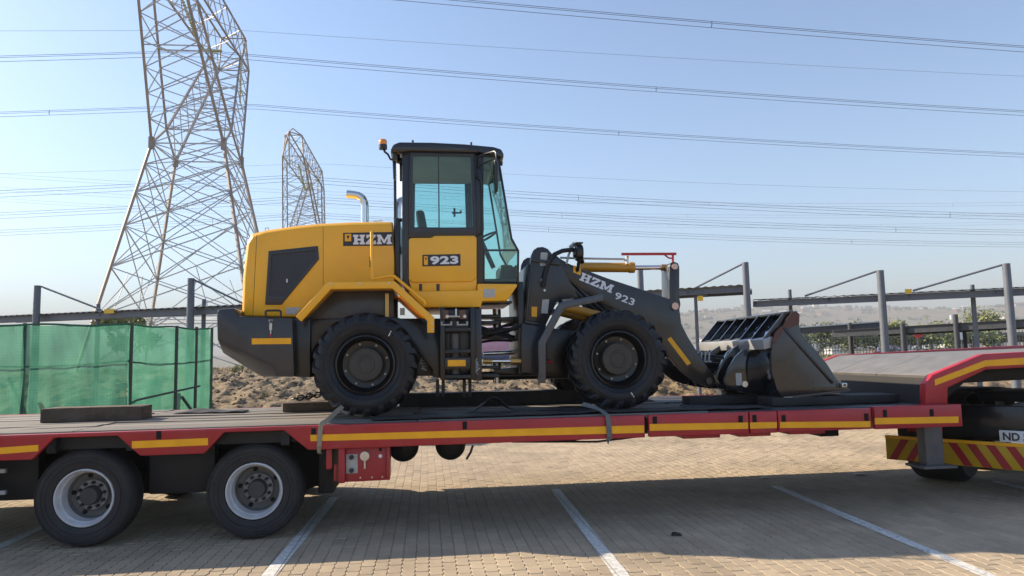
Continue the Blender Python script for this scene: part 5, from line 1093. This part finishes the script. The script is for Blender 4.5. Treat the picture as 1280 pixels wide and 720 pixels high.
# ================================================================== PYLONS AND LINES
lat_m = mk('weathered_steel', (0.36,0.30,0.26), .65, metal=.35, var=.25, scale=.6); lat_g = mk('galvanised_steel', (0.50,0.50,0.50), .55, metal=.4, var=.2, scale=.6)
ins_m = mk('glass_insulator', (0.42,0.40,0.16), .3, var=.1)
_ub = bmesh.new(); bmesh.ops.create_cube(_ub, size=1)
def ubar(mat):
    me = bpy.data.meshes.new('bar'); _ub.to_mesh(me); me.materials.append(mat); return me
bar_b, bar_g = ubar(lat_m), ubar(lat_g)
def bar(root, a, b, w, me, name='brace'):
    a, b = Vector(a), Vector(b); d = b-a; o = bpy.data.objects.new(name, me); C.objects.link(o); o.parent = root
    o.rotation_mode = 'QUATERNION'; o.location = (a+b)/2; o.rotation_quaternion = d.to_track_quat('Z','Y'); o.scale = (w, w, d.length); return o
def pylon(X, Y, gz, label, w=1.0):
    root = empty('pylon', (X, Y, gz), label, 'pylon', None)
    HB, HW, ZW = 6.6, 2.9, 20.0-gz; dz = -gz
    sg = [(-1,-1),(1,-1),(1,1),(-1,1)]
    leg = lambda s, z: Vector((s[0]*(HB+(HW-HB)*z/ZW), s[1]*(HB+(HW-HB)*z/ZW), z))
    for s in sg: bar(root, leg(s,-.5), leg(s,ZW), .30*w, bar_b, 'leg')
    lv = [0, 4.6, 8.8, 12.4, 15.4, 18.0, ZW]
    lv = [z*ZW/20 if z != ZW else z for z in lv]
    for f in range(4):
        a, b = sg[f], sg[(f+1) % 4]
        for z0, z1 in zip(lv, lv[1:]):
            bar(root, leg(a,z0), leg(b,z1), .12*w, bar_g); bar(root, leg(b,z0), leg(a,z1), .12*w, bar_g)
        for z0, z1 in zip(lv[1:-2], lv[3:]):
            bar(root, leg(a,z0), leg(b,z1), .10*w, bar_g); bar(root, leg(b,z0), leg(a,z1), .10*w, bar_g)
        for z in (lv[1], ZW): bar(root, leg(a,z), leg(b,z), .14*w, bar_g, 'horizontal')
        m0 = (leg(a,lv[1])+leg(b,lv[1]))/2; bar(root, m0, leg(a,0), .11*w, bar_g); bar(root, m0, leg(b,0), .11*w, bar_g)
        for t_ in (.25,.75):
            p = leg(a,lv[1]).lerp(leg(b,lv[1]), t_); bar(root, p, leg(a,lv[2]).lerp(leg(b,lv[2]), t_*.6+.2), .07*w, bar_g)
    bar(root, leg(sg[0],lv[1]), leg(sg[2],lv[1]), .1*w, bar_g); bar(root, leg(sg[1],lv[1]), leg(sg[3],lv[1]), .1*w, bar_g)
    for f in range(4):
        pl = leg(sg[f], ZW); bar(root, pl+Vector((0,0,-.5)), pl+Vector((0,0,.5)), .55*w, bar_b, 'gusset_plate')
    # delta head: K nodes, two flaring arms, bridge
    K = {u: Vector((u*2.75,0,22.1+dz)) for u in (-1,1)}
    for u in (-1,1):
        for v in (-1,1): bar(root, Vector((u*HW,v*HW,ZW)), K[u], .2*w, bar_b)
        bar(root, Vector((u*HW,-HW,ZW)), Vector((u*HW,HW,ZW)), .12*w, bar_g, 'horizontal')
    bar(root, K[-1], K[1], .14*w, bar_g, 'horizontal')
    ZT, ZB2 = 35.3+dz, 32.0+dz
    for v in (-1,1):
        O = {u: (Vector((u*HW,v*HW,ZW)), Vector((u*1.5,v*11.0,ZB2))) for u in (-1,1)}
        I = {u: (K[u], Vector((u*1.5,v*7.6,ZB2))) for u in (-1,1)}
        at = lambda D, u, t_: D[u][0].lerp(D[u][1], t_)
        for u in (-1,1):
            bar(root, *O[u], .26*w, bar_b, 'arm_leg'); bar(root, *I[u], .24*w, bar_b, 'arm_leg')
        N = 7
        for k in range(N):
            t0, t1 = k/N, (k+1)/N
            for u in (-1,1):
                bar(root, at(O,u,t0), at(I,u,t1), .10*w, bar_g); 
                if k % 2 == 0: bar(root, at(I,u,t0), at(O,u,t1), .10*w, bar_g)
            for D in (O, I):
                bar(root, at(D,-1,t0), at(D,1,t1), .10*w, bar_g); bar(root, at(D,1,t0), at(D,-1,t1), .10*w, bar_g)
        for D in (O, I): bar(root, at(D,-1,.55), at(D,1,.55), .12*w, bar_g, 'horizontal')
        # cross-arm tip and earth-wire peak
        tip = Vector((0,v*14.2,ZT-.6)); 
        for u in (-1,1):
            bar(root, Vector((u*1.5,v*11,ZB2)), tip, .2*w, bar_b); bar(root, Vector((u*1.2,v*10.6,ZT)), tip, .18*w, bar_b); bar(root, Vector((u*1.5,v*11,ZB2)), Vector((u*1.2,v*10.6,ZT)), .18*w, bar_b); bar(root, Vector((u*1.2,v*10.6,ZT)), Vector((0,v*11.4,ZT+.8)), .16*w, bar_b)
        bar(root, Vector((-1.5,v*11,ZB2)), Vector((1.5,v*11,ZB2)), .14*w, bar_b); bar(root, Vector((-1.2,v*10.6,ZT)), Vector((1.2,v*10.6,ZT)), .14*w, bar_b); bar(root, Vector((-1.5,v*11,ZB2)), Vector((1.2,v*10.6,ZT)), .12*w, bar_g)
    for u in (-1,1):
        bar(root, Vector((u*1.5,-11,ZB2)), Vector((u*1.5,11,ZB2)), .2*w, bar_b, 'bridge_chord'); bar(root, Vector((u*1.2,-10.6,ZT)), Vector((u*1.2,10.6,ZT)), .2*w, bar_b, 'bridge_chord')
        for k in range(8):
            y0, y1 = -11+22*k/8, -11+22*(k+1)/8
            bar(root, Vector((u*1.5,y0,ZB2)), Vector((u*1.25,y1,ZT)), .1*w, bar_g); bar(root, Vector((u*1.25,y0,ZT)), Vector((u*1.5,y1,ZB2)), .1*w, bar_g)
    for k in range(9):
        y0 = -11+22*k/9; s = 1 if k % 2 else -1
        bar(root, Vector((-1.5*s,y0,ZB2)), Vector((1.5*s,y0+22/9,ZB2)), .09*w, bar_g); bar(root, Vector((-1.2*s,y0,ZT)), Vector((1.2*s,y0+22/9,ZT)), .09*w, bar_g)
    # insulator strings
    def string(a, b):
        a, b = Vector(a), Vector(b); d = (b-a); m = B(); n_ = 22; prof = []
        for k in range(n_):
            c0 = a+d*(k/n_); c1 = a+d*((k+.5)/n_); m.cyl(c0, c1, .15, 8, .05); m.cyl(c1, a+d*((k+1)/n_), .05, 6)
        for v_ in m.bm.verts: v_.co += ORG[root]
        m.done('insulator_string', ins_m, root)
    for v in (-1,1): string((0,v*13.9,ZT-.8), (0,v*12.0,29.4+dz) if False else (0,v*13.6,29.4+dz))
    string((0,-6.2,ZB2), (0,0,29.4+dz)); string((0,6.2,ZB2), (0,0,29.4+dz))
    return root
PX, PY1, PY2 = -19.8, 57.6, 112.0
pylon(PX, PY1, 0.9, 'tall lattice steel pylon standing close behind the green netting', .70)
pylon(PX+.2, PY2, 0.6, 'smaller distant lattice pylon seen beyond the loader exhaust', .72)
wire_m = mk('aluminium_conductor', (0.10,0.105,0.115), .5, metal=.5, var=.05)
def cat_z(s, L, sag): 
    q = (s/L) % 1.0; return -4*sag*q*(1-q)
def line_bundle(y, z, x0, x1, xt, sag, span, nsub, label, sep=.42, r=.020, ends=False):
    cx = (x0+x1)/2; root = empty('conductor_bundle', (xt, y, z), label, 'power line', 'power lines strung between the pylons')
    offs = {1: [(0,0)], 2: [(0,0),(0,-sep)], 3: [(0,0),(-.2,-sep*.55),(.05,-sep*1.15)]}[nsub]
    for oy, oz in offs:
        pts = []
        N = 70
        for i in range(N+1):
            x = x0+(x1-x0)*i/N; pts.append((x, y+oy, z+oz+cat_z(x-xt, span, sag)))
        B().tube(pts, r, 5).done('conductor', wire_m, root)
    if nsub > 1:
        for k in range(int((x1-x0)/61)):
            x = x0+20+k*61; zz = z+cat_z(x-xt, span, sag); m = B()
            for i in range(len(offs)):
                a, b = offs[i], offs[(i+1) % len(offs)]; m.cyl((x,y+a[0],zz+a[1]), (x+.02,y+b[0],zz+b[1]), .018, 5)
            m.done('spacer', wire_m, root)
SP_, SG = 330.0, 9.0
for y, lb in ((PY1-13.6,'three-wire conductor bundle high above, on the near side of the tall pylon'), (PY1,'three-wire conductor bundle passing through the window of the tall pylon'), (PY1+13.6,'three-wire conductor bundle hung from the long insulator of the tall pylon')):
    line_bundle(y, 29.4, -120, 190, PX, 5.4, SP_, 3, lb)
line_bundle(PY1+11.4, 36.6, -120, 230, PX, 3.4, SP_, 1, 'thin earth wire running over the tall pylon, beyond the loader roof', r=.014)
line_bundle(PY1-11.4, 36.6, -120, 230, PX, 3.4, SP_, 1, 'thin earth wire above the near arm of the tall pylon', r=.014)
for y, lb in ((PY2-13.6,'paired conductors on the near arm of the distant pylon'), (PY2,'paired conductors through the middle of the distant pylon'), (PY2+13.6,'paired conductors on the far arm of the distant pylon')):
    line_bundle(y, 28.4, -180, 250, PX+.2, 6.0, SP_, 3, lb, r=.024, sep=.8)
line_bundle(PY2+11.4, 37.0, -180, 260, PX+.2, 4.5, SP_, 1, 'thin earth wire over the distant pylon', r=.016)
for k, y in enumerate((150, 164, 178)):
    line_bundle(y, 49.5, -260, 330, -190.0, 13.75, 560.0, 2, ('upper','middle','lower')[k]+' pair of thin wires crossing low in the sky behind the pylons', r=.017, sep=.7)
# ================================================================== small parked car behind the bank
car_p = mk('mauve_car_paint', (0.62,0.33,0.44), .3, coat=.5, var=.06); car_b = mk('blue_car_trim', (0.10,0.14,0.24), .4)
cc = PH(622,440,27); cz = hg(cc.x, cc.y)
cz = hb(cc.x, cc.y) if cc.y < 29 else cz
CR = empty('parked_car', (cc.x, cc.y, cz), 'mauve and blue parked car glimpsed through the loader articulation joint', 'car')
x0 = cc.x-1.7; prof = [(0,.28),(0,.62),(.12,.78),(.85,.92),(1.25,1.42),(2.6,1.46),(3.15,1.0),(3.4,.9),(3.45,.45),(3.4,.28)]
B().prism([(x0+x, cz+z) for x, z in prof], cc.y-.8, cc.y+.8).done('body', car_p, CR, bevel=.06, seg=3)
B().prism([(x0+x, cz+z) for x, z in ((.95,.95),(1.3,1.36),(2.5,1.39),(2.95,1.0))], cc.y-.815, cc.y+.815).done('side_window', dglass, CR, bevel=.01)
B().prism([(x0+x, cz+z) for x, z in ((.02,.24),(3.44,.24),(3.44,.5),(.02,.5))], cc.y-.82, cc.y+.82).done('lower_trim', car_b, CR, bevel=.02)
for x in (.65, 2.8):
    for y in (-.84, .62): B().cyl((x0+x, cc.y+y, cz+.29), (x0+x, cc.y+y+.22, cz+.29), .29, 20).done('wheel', truck_rubber, CR)
# ================================================================== litter on the paving
paper = mk('scrap_paper', (0.6,0.58,0.52), .9)
for (px_, py, w_, lb) in ((956,597.5,.10,'small white scrap of paper on the paving behind the trailer shadow edge'), (1075,593,.13,'flat white scrap of paper on the paving near the landing leg'), (846,668.5,.08,'tiny dark scrap lying on the shaded paving between two bay lines')):
    p = onZ(px_, py, .006); V = []; n_ = 7
    for z_ in (.006,.010):
        for i in range(n_):
            a = 6.283*i/n_; r = w_*(.6+.4*((i*37) % 5)/4); V.append((p.x+r*math.cos(a), p.y+r*.7*math.sin(a), z_+.012*((i*13) % 3)/2))
    Fc = [tuple(range(n_))[::-1], tuple(range(n_,2*n_))]+[(i, (i+1) % n_, n_+(i+1) % n_, n_+i) for i in range(n_)]
    raw('paper_scrap' if 'white' in lb else 'scrap', V, Fc, paper if 'white' in lb else rubber, label=lb, cat='litter')
# ================================================================== haze over the valley
hz = B().box(-4400, 4400, -4400, 4400, -60, 175).done('haze', mk('haze_tmp', (1,1,1)), smooth=0, keep=True, kind='stuff')
tag(hz, 'thin pale haze lying over the valley', 'haze')
m = bpy.data.materials.new('haze_air'); m.use_nodes = True; t = m.node_tree; t.nodes.remove(t.nodes['Principled BSDF'])
pv = nd(t, 'ShaderNodeVolumePrincipled'); pv.inputs['Color'].default_value = (.54,.57,.62,1); pv.inputs['Density'].default_value = 0.00065; pv.inputs['Anisotropy'].default_value = 0.0
t.links.new(pv.outputs[0], t.nodes['Material Output'].inputs['Volume']); hz.data.materials.clear(); hz.data.materials.append(m)
